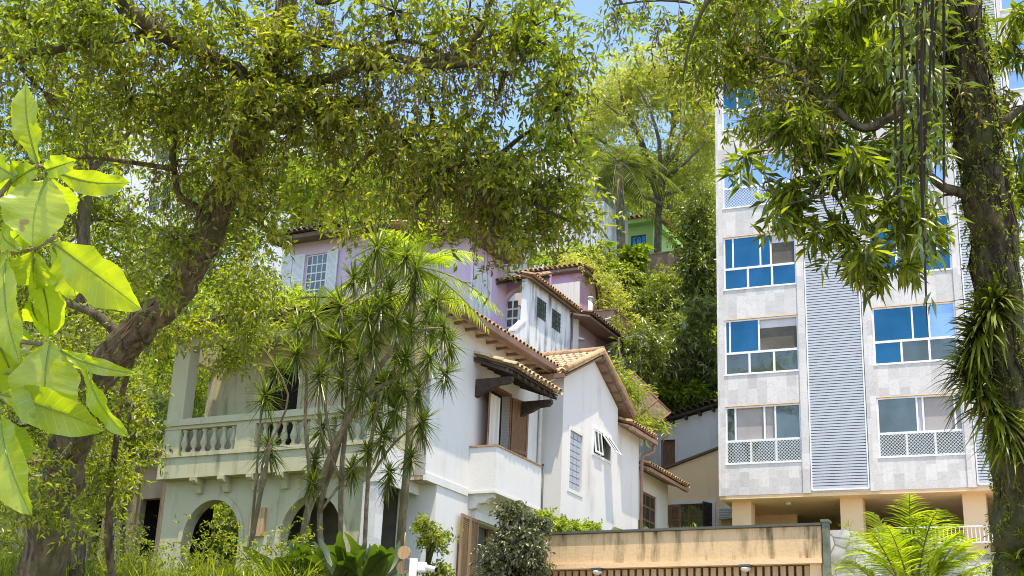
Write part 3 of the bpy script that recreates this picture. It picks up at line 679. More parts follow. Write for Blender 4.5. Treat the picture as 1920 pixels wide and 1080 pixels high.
for a0, a1 in ((3.07, 4.93), (8.23, 9.99)):
    b = MB(); n_ = int((TOP-.5)/.0975)
    for i in range(n_): z = .12+i*.0975; b.hexa([(a0+.03, -.05, z), (a1-.03, -.05, z), (a1-.03, .06, z+.035), (a0+.03, .06, z+.05)], [(a0+.03, -.05, z+.074), (a1-.03, -.05, z+.074), (a1-.03, .06, z+.085), (a0+.03, .06, z+.085)])
    lp = TZ(b).build('louvre_panel', M['slat'], tw)
    b = MB(); b.box(a0, a0+.04, -.075, .1, .06, TOP-.4); b.box(a1-.04, a1, -.075, .1, .06, TOP-.4); b.box(a0+.04, a1-.04, -.07, .1, .05, .11); TZ(b).build('louvre_frame', M['alu'], lp)
    b = MB(); b.box(a0+.04, a1-.04, .12, .14, .06, TOP-.4); TZ(b).build('louvre_backing', M['slat'], lp)
kinds = {('left', 0): dict(top=['glass_dark', 'blind', 'blind', 'glass_dark'], cuts=[.55, 1.55, 1.92], bot=['glass_dark']*3, net=True),
         ('left', 1): dict(top=['glass_sky_tint', 'glass_sky_tint', 'dim'], cuts=[.40, 1.42], bot=['glass_dark', 'glass_dark', 'glass_dark'], net=False, pale=True),
         ('left', 2): dict(top=['glass_sky_tint', 'glass_sky_tint', 'glass_sky_tint', 'dim'], cuts=[.55, 1.53, 1.9], bot=['glass_sky_tint']*3, net=False),
         ('left', 3): dict(top=['glass_pale']*3, cuts=[.8, 1.7], bot=['glass_pale']*2, net=True),
         ('left', 4): dict(top=['glass_sky_tint', 'glass_sky_tint', 'glass_pale'], cuts=[.8, 1.5], bot=['glass_pale']*2, net=False),
         ('mid', 0): dict(top=['glass_dark', 'blind_pale', 'blind', 'blind'], cuts=[6.53, 6.72, 7.7], bot=['glass_dark']*3, net=True),
         ('mid', 1): dict(top=['glass_sky_tint', 'glass_sky_tint', 'glass_pale'], cuts=[6.55, 7.08], bot=['glass_sky_tint', 'glass_dark', 'glass_dark'], net=False),
         ('mid', 2): dict(top=['glass_sky_tint']*3, cuts=[6.2, 7.1], bot=['glass_sky_tint']*3, net=False)}
for a0, a1, nm in bays:
    for k in range(8):
        kd = kinds.get((nm, k), dict(top=['glass_pale', 'glass_sky_tint', 'glass_pale'], cuts=[a0+.85, a0+1.75], bot=['glass_pale']*3, net=False))
        z0, z1 = 1.07+FH*k, 3.05+FH*k; zm = z0+.78
        b = MB(); q0, q1 = .05, .12; f_ = .05
        b.box(a0, a1, q0, q1, z0, z0+f_); b.box(a0, a1, q0, q1, z1-f_, z1); b.box(a0, a0+f_, q0, q1, z0+f_, z1-f_); b.box(a1-f_, a1, q0, q1, z0+f_, z1-f_)
        b.box(a0+f_, a1-f_, q0-.004, q1, zm-.04, zm+.04)
        nb2 = len(kd['bot']); bw = (a1-a0)/nb2
        for i in range(1, nb2): b.box(a0+bw*i-.035, a0+bw*i+.035, q0+.003, q1, z0+f_, zm-.04)
        for c_ in kd['cuts']: b.box(c_-.028, c_+.028, q0+.003, q1, zm+.04, z1-f_)
        fr = TZ(b).build('window', M['alu'], tw)
        for lst, ed, y0, y1 in ((kd['top'], [a0+.02]+kd['cuts']+[a1-.02], zm, z1-.02), (kd['bot'], [a0+bw*i for i in range(nb2+1)], z0+.02, zm)):
            for g_, x0, x1 in zip(lst, ed, ed[1:]):
                b = MB()
                if g_ in ('dim', 'blind', 'blind_pale'):
                    b.box(x0, x1, .16, .17, y0, y1-(.32 if g_ == 'dim' else 0)); pn = TZ(b).build('blind' if g_ != 'dim' else 'open_pane', M[g_], fr)
                    if g_ == 'dim': b = MB(); b.box(x0, x1, .15, .16, y1-.32, y1); TZ(b).build('pelmet', M['blind_pale'], fr)
                else: b.box(x0, x1, .085, .095, y0, y1); TZ(b).build('pane', M[g_], fr)
        if kd['net']:
            b = MB(); b.add([(a0+.02, .03, z0+.02), (a1-.02, .03, z0+.02), (a1-.02, .03, zm), (a0+.02, .03, zm)], [(0, 1, 2, 3)]); TZ(b).build('safety_net', M['net'], fr)
        b = MB(); b.box(a0+.003, a1-.003, -.0015, .2, z1+.008, z1+.038); TZ(b).build('window_head', M['tan'], fr)  # tan strip paints warm bounced light onto the lintel underside
        b = MB(); b.box(a0-.02, a1+.02, -.03, .04, z0-.035, z0-.001); TZ(b).build('sill', M['alu'], fr)
b = MB(); b.box(0, 12.9, .02, 14, -.12, -.002); TZ(b).build('soffit', M['tan'], tw)
for a0, a1, v0 in ((.28, .93, .5), (3.88, 4.6, .5), (7.7, 8.4, .5), (11.5, 12.2, .5), (.28, .93, 7), (3.88, 4.6, 7), (7.7, 8.4, 7)):
    b = MB(); b.box(a0, a1, v0, v0+.55, -3.4, -.121); TZ(b).build('column', M['tan'], tw)
b = MB(); b.box(1.9, 12.6, 6.4, 6.6, -1.05, -.121); b.box(.28, .45, 1.06, 7, -3.4, -.121); b.box(.45, 1.9, 3.2, 3.4, -3.4, -.121); TZ(b).build('undercroft_beam', M['tan'], tw)
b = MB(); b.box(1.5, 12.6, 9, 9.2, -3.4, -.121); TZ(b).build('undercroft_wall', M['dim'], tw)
b = MB(); b.box(0, 12.9, .2, 14, -3.6, -2.0); TZ(b).build('undercroft_floor', M['stone'], tw)
b = MB(); b.tube([(2.1, .9, -.12), (2.1, .9, -.2)], .09, 10); TZ(b).build('soffit_lamp', M['white_paint'], tw)
b = MB(); z0, z1 = A.uz(1720, 1020, .1)[1], A.uz(1720, 988, .1)[1]
b.box(5.0, 11, .08, .14, z1-.04, z1); b.box(5.0, 11, .08, .14, z0, z0+.04)
for i in range(50): b.box(5.05+.12*i, 5.075+.12*i, .1, .125, z0+.04, z1-.04)
TZ(b).build('railing', M['alu'], tw)

# ================================================================== LILAC HOUSE
L = Frame(875, 465, 48, YH)
lh = thing('lilac_house', L.w(0, 0, -4.2), YH, 'lilac painted hillside house with white louvred shutters, arched white door and brown eaves', 'house')
def TL(b): b.v = [(p[0], p[1], p[2]+4.2) for p in b.v]; return b
b = MB(); b.wall('u', 0, .2, -7.75, -3.6, -4.2, 1.22, [(-6.95, -6.0, -1.45, .62)]); b.box(-3.8, -3.6, .2, 5, -4.2, 1.22); b.box(-7.75, -7.55, .2, 5, -4.2, 1.22); TL(b).build('left_wing_wall', M['lilac_pale'], lh)
b = MB(); b.box(-3.6, 0, .004, .2, -4.2, .45); b.wall('v', 0, -.2, .2, 3.3, -4.2, .45); TL(b).build('bay_wall', M['lilac_pale'], lh)
b = MB(); b.wall('u', 3.1, .2, -.0, 2.1, -4.2, .45, []); 
b = MB(); u0 = -.15; b.box(-.5, 1.75, 3.3, 3.5, -.60, .05); TL(b).build('entrance_wall', M['lilac'], lh)
arch = TL(MB()); 
arch_wall(lh, 'entrance_arch_wall', M['lilac'], -.5, 1.75, 3.3, .2, 1.0, 3.62, [(.52, .58, 3.0)], .07, M['white'])
# door leaf and dark passage
b = MB(); b.box(-.08, .52, 3.42, 3.47, 1.1, 3.02)
dr = b.build('glazed_door', M['white_paint'], lh)
for i in range(2):
    for j in range(5):
        b = MB(); b.box(.02+.24*i, .20+.24*i, 3.405, 3.415, 1.55+.36*j, 1.83+.36*j); b.build('pane', M['glass_dark'], dr)
b = MB(); b.box(-.3, 2.4, 4.6, 4.7, .5, 4.2); b.build('passage_wall', M['curtain'], lh)
b = MB(); b.box(.8, 1.25, 4.5, 4.58, .9, 2.75); b.build('inner_door', M['dark'], lh)
window(lh, 'u', 0, -6.95, -6.0, 4.2-1.45, 4.2+.62, 'glass_dark', 'white_paint', .05, [-6.48, -6.71, -6.24], [3.05+.34*i for i in range(5)], name='french_window')
shutter(lh, (-6.98, -.04, 2.75), (-1, -.1, 0), 2.1, .52, M['white_paint'], 1, .04); shutter(lh, (-5.97, -.04, 2.75), (1, -.1, 0), 2.1, .52, M['white_paint'], 1, .04)
shutter(lh, (-7.52, -.1, 2.75), (-1, -.6, 0), 2.1, .4, M['white_paint'], 1, .04)
shutter(lh, (.035, .52, 2.02), (0, 1, 0), 1.62, 1.36, M['white_paint'], 4, .04, 'closed_shutters')
b = MB(); b.box(0, .06, .44, .52, 1.96, 3.72); b.box(0, .06, 1.88, 1.96, 1.96, 3.72); b.box(0, .06, .52, 1.88, 3.64, 3.72); b.box(0, .06, .52, 1.88, 1.94, 2.02); b.build('shutter_frame', M['white_paint'], lh)
def roofslab(name, q, th, mat, parent, z):
    b = MB(); b.hexa([(p[0], p[1], p[2]+z-th) for p in q], [(p[0], p[1], p[2]+z) for p in q]); return b.build(name, mat, parent)
roofslab('left_roof_soffit', [(-8.3, -.75, 1.22), (-3.1, -.75, 1.22), (-3.1, 5, 1.9), (-8.3, 5, 1.9)], .16, M['soffit'], lh, 4.2)
tiles((-8.3, -.85, 1.27+4.2), (1, 0, 0), (0, 1, .12), 5.2, 5.6, .24, .5).build('left_roof_tiles', M['tile_dark'], lh)
roofslab('bay_roof_soffit', [(-3.0, -.7, .50), (.75, -.7, .50), (.75, 3.1, .50), (-3.0, 3.1, .85)], .10, M['soffit'], lh, 4.2)
tiles((.82, -.75, .55+4.2), (0, 1, 0), (-1, 0, .16), 3.85, 3.8, .22, .45).build('bay_roof_tiles', M['tile_pale'], lh)
tiles((-3.0, -.8, .56+4.2), (1, 0, 0), (0, 1, .14), 3.8, 3, .22, .45).build('bay_front_tiles', M['tile_pale'], lh)
# entrance canopy with struts
tiles((-.4, 2.35, 3.72), (1, 0, 0), (0, 1, .42), 2.25, 1.05, .2, .36).build('entrance_canopy', M['tile'], lh)
b = slab_under((-.4, 2.38, 3.68), (1, 0, 0), (0, 1, .42), 2.2, 1.0, .05)
for u_ in (-.2, 1.55): b.tube([(u_, 2.5, 3.66), (u_, 3.28, 2.75)], .045, 5); b.tube([(u_, 3.24, 2.7), (u_, 3.24, 3.9)], .045, 5)
b.build('canopy_frame', M['wood_dark'], lh)
b = MB(); b.tube([(0, 2.5, 4.28), (.3, 2.5, 4.36), (.5, 2.5, 4.26)], .02, 5); lamp = b.build('wall_lamp', M['metal_dark'], lh)
b = MB(); b.lathe((.5, 2.5, 4.1), [(.2, 0), (.19, .02), (.06, .12), (.03, .17)], 12); b.build('lamp_shade', M['white_paint'], lamp)
b = MB(); b.box(-1.9, -.5, .3, 3.3, .2, .4); b.build('bay_floor', M['stone'], lh)

# ================================================================== WEATHERED OUTBUILDING
W = Frame(985, 530, 44, YH)
wo_ = thing('weathered_annexe', W.w(0, 0, -3.2), YH, 'weathered white side building with two small iron grilled windows below the lilac house', 'outbuilding')
b = MB(); b.wall('v', 0, -.2, .15, 3.65, .4, 3.4, [(.95, 1.6, 2.35, 3.0), (2.15, 2.8, 2.32, 2.95)]); b.box(-1.6, -.2, 3.45, 3.65, .4, 3.4); b.build('stained_wall', M['white_old'], wo_)
b = MB(); b.add([(-.004, -.6, .4), (-.004, .15, .4), (-.004, .15, 1.9), (-.004, -.6, 1.35), (-.2, -.6, .4), (-.2, .15, .4), (-.2, .15, 1.9), (-.2, -.6, 1.35)], [(0, 1, 2, 3), (7, 6, 5, 4), (0, 3, 7, 4), (3, 2, 6, 7), (1, 5, 6, 2), (0, 4, 5, 1)]); b.build('stair_parapet', M['white_old'], wo_)
b = MB(); b.hexa([(.03, -.62, 1.35), (.03, .12, 1.9), (-.24, .12, 1.9), (-.24, -.62, 1.35)], [(.03, -.62, 1.42), (.03, .12, 1.97), (-.24, .12, 1.97), (-.24, -.62, 1.42)]); b.build('parapet_coping', M['curtain'], wo_)
for a0, z0 in ((.95, 2.35), (2.15, 2.32)):
    b = MB(); b.box(-.12, -.1, a0, a0+.65, z0, z0+.65); g_ = b.build('grilled_window', flat('green_glass', (.10, .16, .10), .4, .3, 4), wo_)
    b = MB()
    for k in range(5): q = a0+.01+k*.155; b.box(.0, .03, q, q+.018, z0-.02, z0+.67); b.box(.004, .034, a0-.02, a0+.67, z0+.01+k*.155, z0+.028+k*.155)
    b.tube([(.03, a0+.33+.2*math.cos(i*PI/6), z0+.33+.2*math.sin(i*PI/6)) for i in range(13)], .012, 4, False)
    b.build('iron_grille', M['metal_dark'], g_)
tiles((.28, .0, 3.42), (0, 1, 0), (-1, 0, .35), 3.95, .5, .2, .36).build('tiled_verge', M['tile'], wo_)
b = slab_under((.25, .0, 3.39), (0, 1, 0), (-1, 0, .35), 3.9, .45, .05); b.build('verge_boards', M['soffit'], wo_)
b = MB(); b.tube([(.06, 3.7, 3.3), (.06, 3.7, .3)], .04, 6); b.build('downpipe', M['metal_dark'], wo_)

# rear lilac house
R1 = Frame(1000, 600, 55, YH)
rl = thing('rear_lilac_house', R1.w(0, 0, -2), YH, 'small lilac house with a flat brown roof edge above the weathered side building', 'house')
x0, zt = R1.uz(1000, 522); x1, zt2 = R1.uz(1088, 522)
b = MB(); b.wall('u', 0, .2, x0-.5, x1, 0, zt+2, [(R1.uz(1026, 560)[0], R1.uz(1040, 560)[0], R1.uz(1030, 552)[1]+2, R1.uz(1030, 535)[1]+2)]); b.box(x1-.2, x1, .2, 3, 0, zt+2); b.build('wall', M['lilac'], rl)
window(rl, 'u', 0, R1.uz(1026, 560)[0], R1.uz(1040, 560)[0], R1.uz(1030, 552)[1]+2, R1.uz(1030, 535)[1]+2, 'glass_dark', 'wood_tan', .04, [R1.uz(1033, 545)[0]], [R1.uz(1033, 543)[1]+2])
b = MB(); b.box(x0-.7, x1+.25, -.35, 3, zt+2, zt+2.12); b.build('roof_edge', M['gutter'], rl)
tiles((x0-.7, -.4, zt+2.15), (1, 0, 0), (0, 1, .15), x1-x0+.95, 3, .22, .45).build('roof_tiles', M['tile'], rl)
b = MB(); q = R1.uz(1082, 560)[0]; b.box(q, q+.12, -.06, -.002, .9, 2.6); b.build('corner_board', M['tan'], rl)
b = MB(); u_, z_ = R1.uz(1024, 533, -.1); b.tube([(u_, 0, z_+2.05), (u_, -.3, z_+2.1)], .015, 5); b.lathe((u_, -.3, z_+1.95), [(.17, 0), (.15, .03), (.04, .12)], 10); b.build('wall_lamp', M['white_paint'], rl)
# low lilac wing with brown roof
R2 = Frame(1066, 640, 50, YH)
rw = thing('lilac_side_wing', R2.w(0, 0, -2.5), YH, 'low lilac wing with a wide brown boarded eave behind the gabled roof', 'house wing')
vv, zz = R2.vz(1066, 590); v2, z2 = R2.vz(1122, 640)
b = MB(); b.box(-.2, 0, -.2, 3.6, 0, 2.5+zz+.1); b.build('wall', M['lilac_pale'], rw)
roofslab('eave', [(1.0, -.4, zz-.22), (1.0, 3.9, zz-.22), (-2, 3.9, zz+.5), (-2, -.4, zz+.5)], .08, M['gutter'], rw, 2.5)
tiles((1.05, -.4, zz-.14+2.5), (0, 1, 0), (-1, 0, .24), 4.3, 2.6, .22, .45).build('roof_tiles', M['tile_dark'], rw)
va, za = R2.vz(1073, 665); vb, zb = R2.vz(1086, 640)
b = MB(); b.box(.0, .04, va, vb, za+2.5-.5, zb+2.5+.1); f_ = b.build('window', M['curtain'], rw)
b = MB(); b.box(.04, .05, va+.12, vb-.12, za+2.5-.4, zb+2.45); b.build('pane', M['dark'], f_)
b = MB(); va, za = R2.vz(1074, 638); b.tube([(0, va, za+2.6), (.3, va, za+2.65)], .015, 5); b.lathe((.3, va, za+2.48), [(.2, 0), (.18, .03), (.04, .12)], 10); b.build('wall_lamp', M['white_paint'], rw)
b = MB(); b.tube([(0, 2.6, 2.5+zz-1.3), (.9, 2.6, 2.5+zz-.35)], .05, 5); b.build('eave_strut', M['curtain'], rw)

# ================================================================== HILLTOP BLOCKS
K = Frame(935, 500, 66, YH)
wb = thing('hill_apartment_block', K.w(0, 0, -6), YH, 'pale apartment block with balconies half hidden by trees behind the lilac house', 'apartment building')
def kx(px, py=450): return K.uz(px, py)[0]
zt = K.uz(940, 300)[1]; hl = []
for (pa, pb, qa, qb) in ((955, 990, 415, 452), (900, 925, 430, 460), (955, 985, 345, 380), (915, 935, 350, 385), (1010, 1030, 400, 440), (870, 888, 390, 425)):
    hl.append((K.uz(pa, qa)[0], K.uz(pb, qa)[0], K.uz((pa+pb)/2, qb)[1]+6, K.uz((pa+pb)/2, qa)[1]+6))
b = MB(); b.wall('u', 0, .3, kx(820), kx(1062), 0, zt+6, hl); b.box(kx(1062)-.3, kx(1062), .3, 8, 0, zt+6); b.box(kx(820), kx(820)+.3, .3, 8, 0, zt+6); b.build('wall', M['far_white'], wb)
for h_ in hl: window(wb, 'u', 0, *h_, 'glass_dark', 'white_paint', .07, [(h_[0]+h_[1])/2], [])
b = MB()
for (pa, pb, q) in ((945, 1000, 458), (890, 935, 466), (945, 1000, 386)):
    u0, z = K.uz(pa, q); u1 = K.uz(pb, q)[0]; b.box(u0, u1, -1.0, 0, z+5.8, z+6.0); b.box(u0, u1, -1.0, -.92, z+6.0, z+6.9) if q == 386 else None
    for i in range(12): x = u0+(u1-u0)*i/11; b.box(x-.02, x+.02, -.98, -.94, z+6, z+6.8)
    b.box(u0, u1, -1.0, -.93, z+6.8, z+6.87)
b.build('balcony', M['far_white'], wb)
b = MB()
for i, px in enumerate((1066, 1080, 1094, 1108)):
    u0 = K.uz(px, 440, 1)[0]; b.box(u0, u0+.34, 1, 3, 1, K.uz(px, 385-i*2, 1)[1]+6)
b.box(K.uz(1062, 440, 1)[0], K.uz(1122, 440, 1)[0], 1.6, 3, 1, K.uz(1100, 372, 1)[1]+6); b.build('fin_wall', M['far_white'], wb)
# tall building far left behind trees
for (px, py, d, wd, ht, lab) in ((300, 560, 70, 20, 19, 'grey rendered building seen through the leaves behind the big leaning trunk'),):
    K2 = Frame(px, py, d, YH); g_ = thing('distant_building', K2.w(0, 0, -8), YH, lab, 'apartment building')
    b = MB(); hl = [(-6+4.2*i, -4.3+4.2*i, 7+3*j, 8.6+3*j) for i in range(3) for j in range(4)]
    b.wall('u', 0, .3, -9, 9, 0, 19, hl); b.box(-9, -8.7, .3, 6, 0, 19); b.box(8.7, 9, .3, 6, 0, 19); b.build('wall', M['far_white'], g_)
    for h_ in hl: window(g_, 'u', 0, *h_, 'glass_dark', 'white_paint', .07, [(h_[0]+h_[1])/2], [])

# lime green house
Gn = Frame(1130, 470, 76, YH)
gh = thing('lime_green_house', Gn.w(0, 0, -3), YH, 'lime green house with one blue window high on the hillside', 'house')
u1, z1 = Gn.uz(1224, 420); hw = (Gn.uz(1183, 450)[0], Gn.uz(1211, 450)[0], Gn.uz(1197, 462)[1]+3, Gn.uz(1197, 441)[1]+3)
b = MB(); b.wall('u', 0, .3, -.6, u1, 0, z1+3, [hw]); b.box(u1-.3, u1, .3, 6, 0, z1+3); b.build('wall', M['green_wall'], gh)
window(gh, 'u', 0, *hw, 'glass_sky_tint', 'metal_dark', .06, [hw[0]+(hw[1]-hw[0])/3, hw[0]+(hw[1]-hw[0])*2/3], [])
b = MB(); b.box(-.8, u1+.3, -.5, 6, z1+3, z1+3.25); b.build('roof_slab', M['green_wall'], gh)
tiles((-.8, -.6, z1+3.28), (1, 0, 0), (0, 1, .15), u1+1.1, 5, .3, .6).build('roof_tiles', M['tile'], gh)
b = MB(); b.box(u1, u1+2.4, .8, 1.1, 0, z1+1.5); b.build('side_wall', M['green_wall'], gh)
# retaining walls
def wallthing(name, px, py, d, px2, hz, th, mat, lab, yaw=YH, below=3, slope=0):
    f_ = Frame(px, py, d, yaw); u1 = f_.uz(px2, py)[0]
    g_ = thing(name, f_.w(0, 0, -below), yaw, lab, 'wall')
    b = MB(); b.hexa([(0, 0, 0), (u1, 0, 0), (u1, th, 0), (0, th, 0)], [(0, 0, below+hz), (u1, 0, below+hz+slope), (u1, th, below+hz+slope), (0, th, below+hz)]); b.build('masonry', mat, g_)
    b = MB(); b.hexa([(-.03, -.04, below+hz), (u1+.03, -.04, below+hz+slope), (u1+.03, th+.04, below+hz+slope), (-.03, th+.04, below+hz)], [(-.03, -.04, below+hz+.07), (u1+.03, -.04, below+hz+slope+.07), (u1+.03, th+.04, below+hz+slope+.07), (-.03, th+.04, below+hz+.07)]); b.build('coping', mat, g_)
    return g_, f_
wallthing('retaining_wall', 1180, 540, 70, 1290, 1.7, .4, M['brown_wall'], 'brown stained retaining wall under the lime green house')
wallthing('retaining_wall', 1126, 700, 52, 1206, 1.0, .3, M['grey_wall'], 'sooty grey concrete retaining wall beside the hillside shrubs', -.25, 4, .6)
# ruin / shed with pole frame
sh, fs = wallthing('concrete_shed', 1086, 640, 55, 1150, 1.2, 2.0, M['brown_wall'], 'dark brown concrete shed with poles in front below the shrubs', YH, 2.5)
b = MB()
for px in (1105, 1132): u_, z_ = fs.uz(px, 640, -.6); b.tube([(u_, -.6, z_+2.0), (u_, -.6, z_+3.0)], .03, 6)
b.tube([(fs.uz(1090, 610, -.6)[0], -.6, fs.uz(1090, 612, -.6)[1]+2.5), (fs.uz(1145, 600, -.6)[0], -.6, fs.uz(1145, 596, -.6)[1]+2.5)], .03, 6); b.build('pipe_frame', M['trim'], sh)
p0, p1 = at(1107, 630, 53), at(1107, 560, 53); b = MB(); b.tube([p0+np.array([0, 0, -1.5]), p1], .09, 8); b.tube([p1, p1+np.array([0, 0, .06])], .12, 8)
top(b.build('vent_pole', M['trim']), 'pale pole standing beside the dark brown shed', 'pole')

# ================================================================== TAN AND WHITE HOUSES RIGHT
Tn = Frame(1232, 985, 50, YH)
wh = thing('white_gable_house', Tn.w(0, 1.5, -3), YH, 'white rendered house with a sloping tiled verge and small brown door behind the tan house', 'house')
def tz(px, py, v=1.5): a_, z_ = Tn.uz(px, py, v); return a_, z_+3
uL, zL = tz(1198, 808); uR, zR = tz(1350, 764); d0 = tz(1240, 826); d1 = tz(1266, 874)
b = MB(); b.wall('u', 0, .2, uL, uR, 0, zL, [(d0[0], d1[0], d1[1]-.6, d0[1])]); b.add([(uL, 0, zL), (uR, 0, zL), (uR, 0, zR), (uL, .2, zL), (uR, .2, zL), (uR, .2, zR)], [(0, 1, 2), (5, 4, 3), (0, 2, 5, 3), (1, 4, 5, 2)])
b.build('wall', M['white'], wh)
b = MB(); b.box(d0[0]+.02, d1[0]-.02, .12, .15, d1[1]-.6, d0[1]-.02); dd_ = b.build('doorway', M['wood'], wh)
b = MB(); b.box(d0[0]-.1, d0[0], -.03, .1, d1[1]-.6, d0[1]+.1); b.box(d1[0], d1[0]+.1, -.03, .1, d1[1]-.6, d0[1]+.1); b.box(d0[0], d1[0], -.03, .1, d0[1], d0[1]+.1); b.build('door_frame', M['white'], dd_)
dv = np.array([uR-uL, 0, zR-zL]); Ld = np.linalg.norm(dv)
b = MB(); b.hexa([(uL-.1, -.25, zL), (uR, -.25, zR+.05), (uR, .6, zR+.05), (uL-.1, .6, zL)], [(uL-.1, -.25, zL+.1), (uR, -.25, zR+.15), (uR, .6, zR+.15), (uL-.1, .6, zL+.1)])
for k in range(6): f_ = (k+.5)/6; b.box(uL+(uR-uL)*f_, uL+(uR-uL)*f_+.1, -.22, 0, zL+(zR-zL)*f_-.1, zL+(zR-zL)*f_+.02)
b.build('verge_board', M['wood_dark'], wh)
tiles((uL-.1, -.3, zL+.14), (1, 0, (zR+.05-zL)/(uR-uL+.1)), (0, 1, 0), Ld, .95, .24, .3).build('verge_tiles', M['tile_dark'], wh)
th_ = thing('tan_house', Tn.w(0, 0, -3), YH, 'tan rendered house with a brown shuttered window beside the tower base', 'house')
def t0(px, py, v=0): a_, z_ = Tn.uz(px, py, v); return a_, z_+3
uL, zL = t0(1228, 889); uR, zR = t0(1370, 834); wa = t0(1275, 946); wb_ = t0(1336, 988)
b = MB(); b.wall('u', 0, .2, uL-.3, uR, 0, zL, [(wa[0], wb_[0], wb_[1]-.3, wa[1])]); b.add([(uL, 0, zL), (uR, 0, zL), (uR, 0, zR), (uL, .2, zL), (uR, .2, zL), (uR, .2, zR)], [(0, 1, 2), (5, 4, 3), (0, 2, 5, 3), (1, 4, 5, 2)])
b.build('wall', M['tan'], th_)
b = MB(); b.hexa([(uL-.2, -.12, zL-.04), (uR, -.12, zR), (uR, .3, zR), (uL-.2, .3, zL-.04)], [(uL-.2, -.12, zL+.05), (uR, -.12, zR+.08), (uR, .3, zR+.08), (uL-.2, .3, zL+.05)]); b.build('roof_edge', M['tile_dark'], th_)
window(th_, 'u', 0, wa[0], wb_[0], wb_[1]-.3, wa[1], 'glass_dark', 'wood', .05, [wa[0]+.3, (wa[0]+wb_[0])/2+.1], [wa[1]-.45])
b = MB(); b.box(wa[0]-.35, wb_[0]+.15, -.06, 0, wa[1], wa[1]+.12); b.box(wb_[0], wb_[0]+.12, -.06, 0, wb_[1]-.3, wa[1]); b.build('window_surround', M['white'], th_)
shutter(th_, (wa[0], -.03, wb_[1]-.3), (-1, -.15, 0), wa[1]-wb_[1]+.28, .72, M['wood'], 2, .04); shutter(th_, (wb_[0], -.03, wb_[1]-.3), (-.35, -1, 0), wa[1]-wb_[1]+.28, .55, M['wood_dark'], 1, .04)
a0 = t0(1346, 953, -.4); a1 = t0(1364, 972, -.4)
b = MB(); b.box(a0[0], a1[0]+.3, -.4, 0, a1[1], a0[1]); ac = b.build('air_conditioner', M['white_paint'], th_)
b = MB()
for k in range(6): b.box(a0[0]+.03, a1[0]+.27, -.42, -.40, a1[1]+.03+k*.06, a1[1]+.055+k*.06)
b.build('grille', M['stone'], ac)
# small side wing with glazed brown window
sw = thing('tan_side_wing', Tn.w(-.6, 0, -3), YH, 'cream wing with a brown many paned window under a small tiled eave', 'house wing')
S_ = Frame(1244, 985, 46, YH)
sw.location = tuple(S_.w(0, 0, -3)); a0 = S_.vz(1203, 940)[0]; a1 = S_.vz(1232, 950); a2 = S_.vz(1246, 912)
va = S_.vz(1205, 925)[0]
x_ = [S_.vz(1203, 985)[0], S_.vz(1231, 985)[0]]
lo = min(x_); hi = max(x_); zt = S_.vz(1215, 925)[1]+3; 
b = MB(); b.wall('v', 0, -.2, lo-1, hi+.9, 0, zt+.65, [(lo, hi, 1.6, zt)]); b.box(-.2, 0.004, hi+.9, hi+1.1, 0, zt+.65); b.build('wall', M['curtain'], sw)
window(sw, 'v', 0, lo, hi, 1.6, zt, 'glass_dark', 'wood', .07, [lo+(hi-lo)*.33, lo+(hi-lo)*.66], [zt-.45, zt-.9, zt-1.4], sgn=-1, inset=.05)
tiles((.62, lo-1, zt+.62), (0, 1, 0), (-1, 0, .35), hi-lo+2.5, 1.8, .22, .4).build('roof_tiles', M['tile'], sw)
b = slab_under((.6, lo-1, zt+.58), (0, 1, 0), (-1, 0, .35), hi-lo+2.4, 1.8, .06); b.box(.56, .66, lo-1, hi+1.4, zt+.42, zt+.53); b.build('gutter', M['gutter'], sw)

# ================================================================== GARAGE WALL
Gg = Frame(1540, 985, 14, YH)
u0 = Gg.uz(1000, 998)[0]; zb = Gg.uz(1540, 1056)[1]; z0g = -Gg.o[2]
gg = thing('garage', Gg.w(0, 0, z0g), YH, 'tan garage front with a stained parapet above a slatted wooden gate', 'garage')
def TG(b): b.v = [(p[0], p[1], p[2]-z0g) for p in b.v]; return b
b = MB(); b.box(u0, 0, 0, .2, zb, 0); b.box(u0, u0+.2, .2, 3.5, zb, 0); b.box(-.2, 0, .2, 3.5, zb, 0); b.box(u0+.2, -.2, .2, 3.5, zb, zb+.14); b.box(u0+.2, -.2, 3.3, 3.5, zb+.14, 0); TG(b).build('parapet', M['tan_old'], gg, bevel=.012)
b = MB(); b.box(u0, .0, -.035, 0, zb-.002, zb+.05); TG(b).build('drip_ledge', M['tan'], gg)
b = MB(); b.box(u0-.02, .02, -.03, .22, .0, .025); TG(b).build('zinc_coping', M['metal_dark'], gg)
for a0_, a1_ in ((u0, u0+.12), (-.14, -.02)): b = MB(); b.box(a0_, a1_, .02, .2, z0g, zb); TG(b).build('jamb', M['tan'], gg)
b = MB(); x = u0+.14
while x < -.17: b.box(x, x+.055, .08, .11, z0g+.05, zb-.01); x += .085
b.box(u0+.12, -.14, .112, .14, z0g+.4, z0g+.5); b.box(u0+.12, -.14, .112, .14, zb-.5, zb-.42); TG(b).build('slatted_gate', M['slat_wood'], gg)
b = MB(); b.box(u0+.12, -.14, 3.1, 3.2, z0g, zb); b.box(u0, u0+.12, .2, 3.3, z0g, zb); b.box(-.12, 0, .2, 3.3, z0g, zb); TG(b).build('garage_wall', M['wood_tan'], gg)
for px in (1120, 1398):
    a_ = Gg.uz(px, 1062)[0]; b = MB(); b.box(a_-.06, a_+.06, -.05, .04, zb-.022, zb+.0); l_ = TG(b).build('bulkhead_lamp', M['metal_dark'], gg)
    b = MB(); b.lathe((0, 0, 0), [(.055, 0), (.052, -.02), (.035, -.035), (.01, -.042)], 14); b.v = [(p[0]+a_, p[1]+.0-.0, p[2]+zb-.03) for p in b.v]; TG(b).build('lamp_glass', M['trim'], l_)
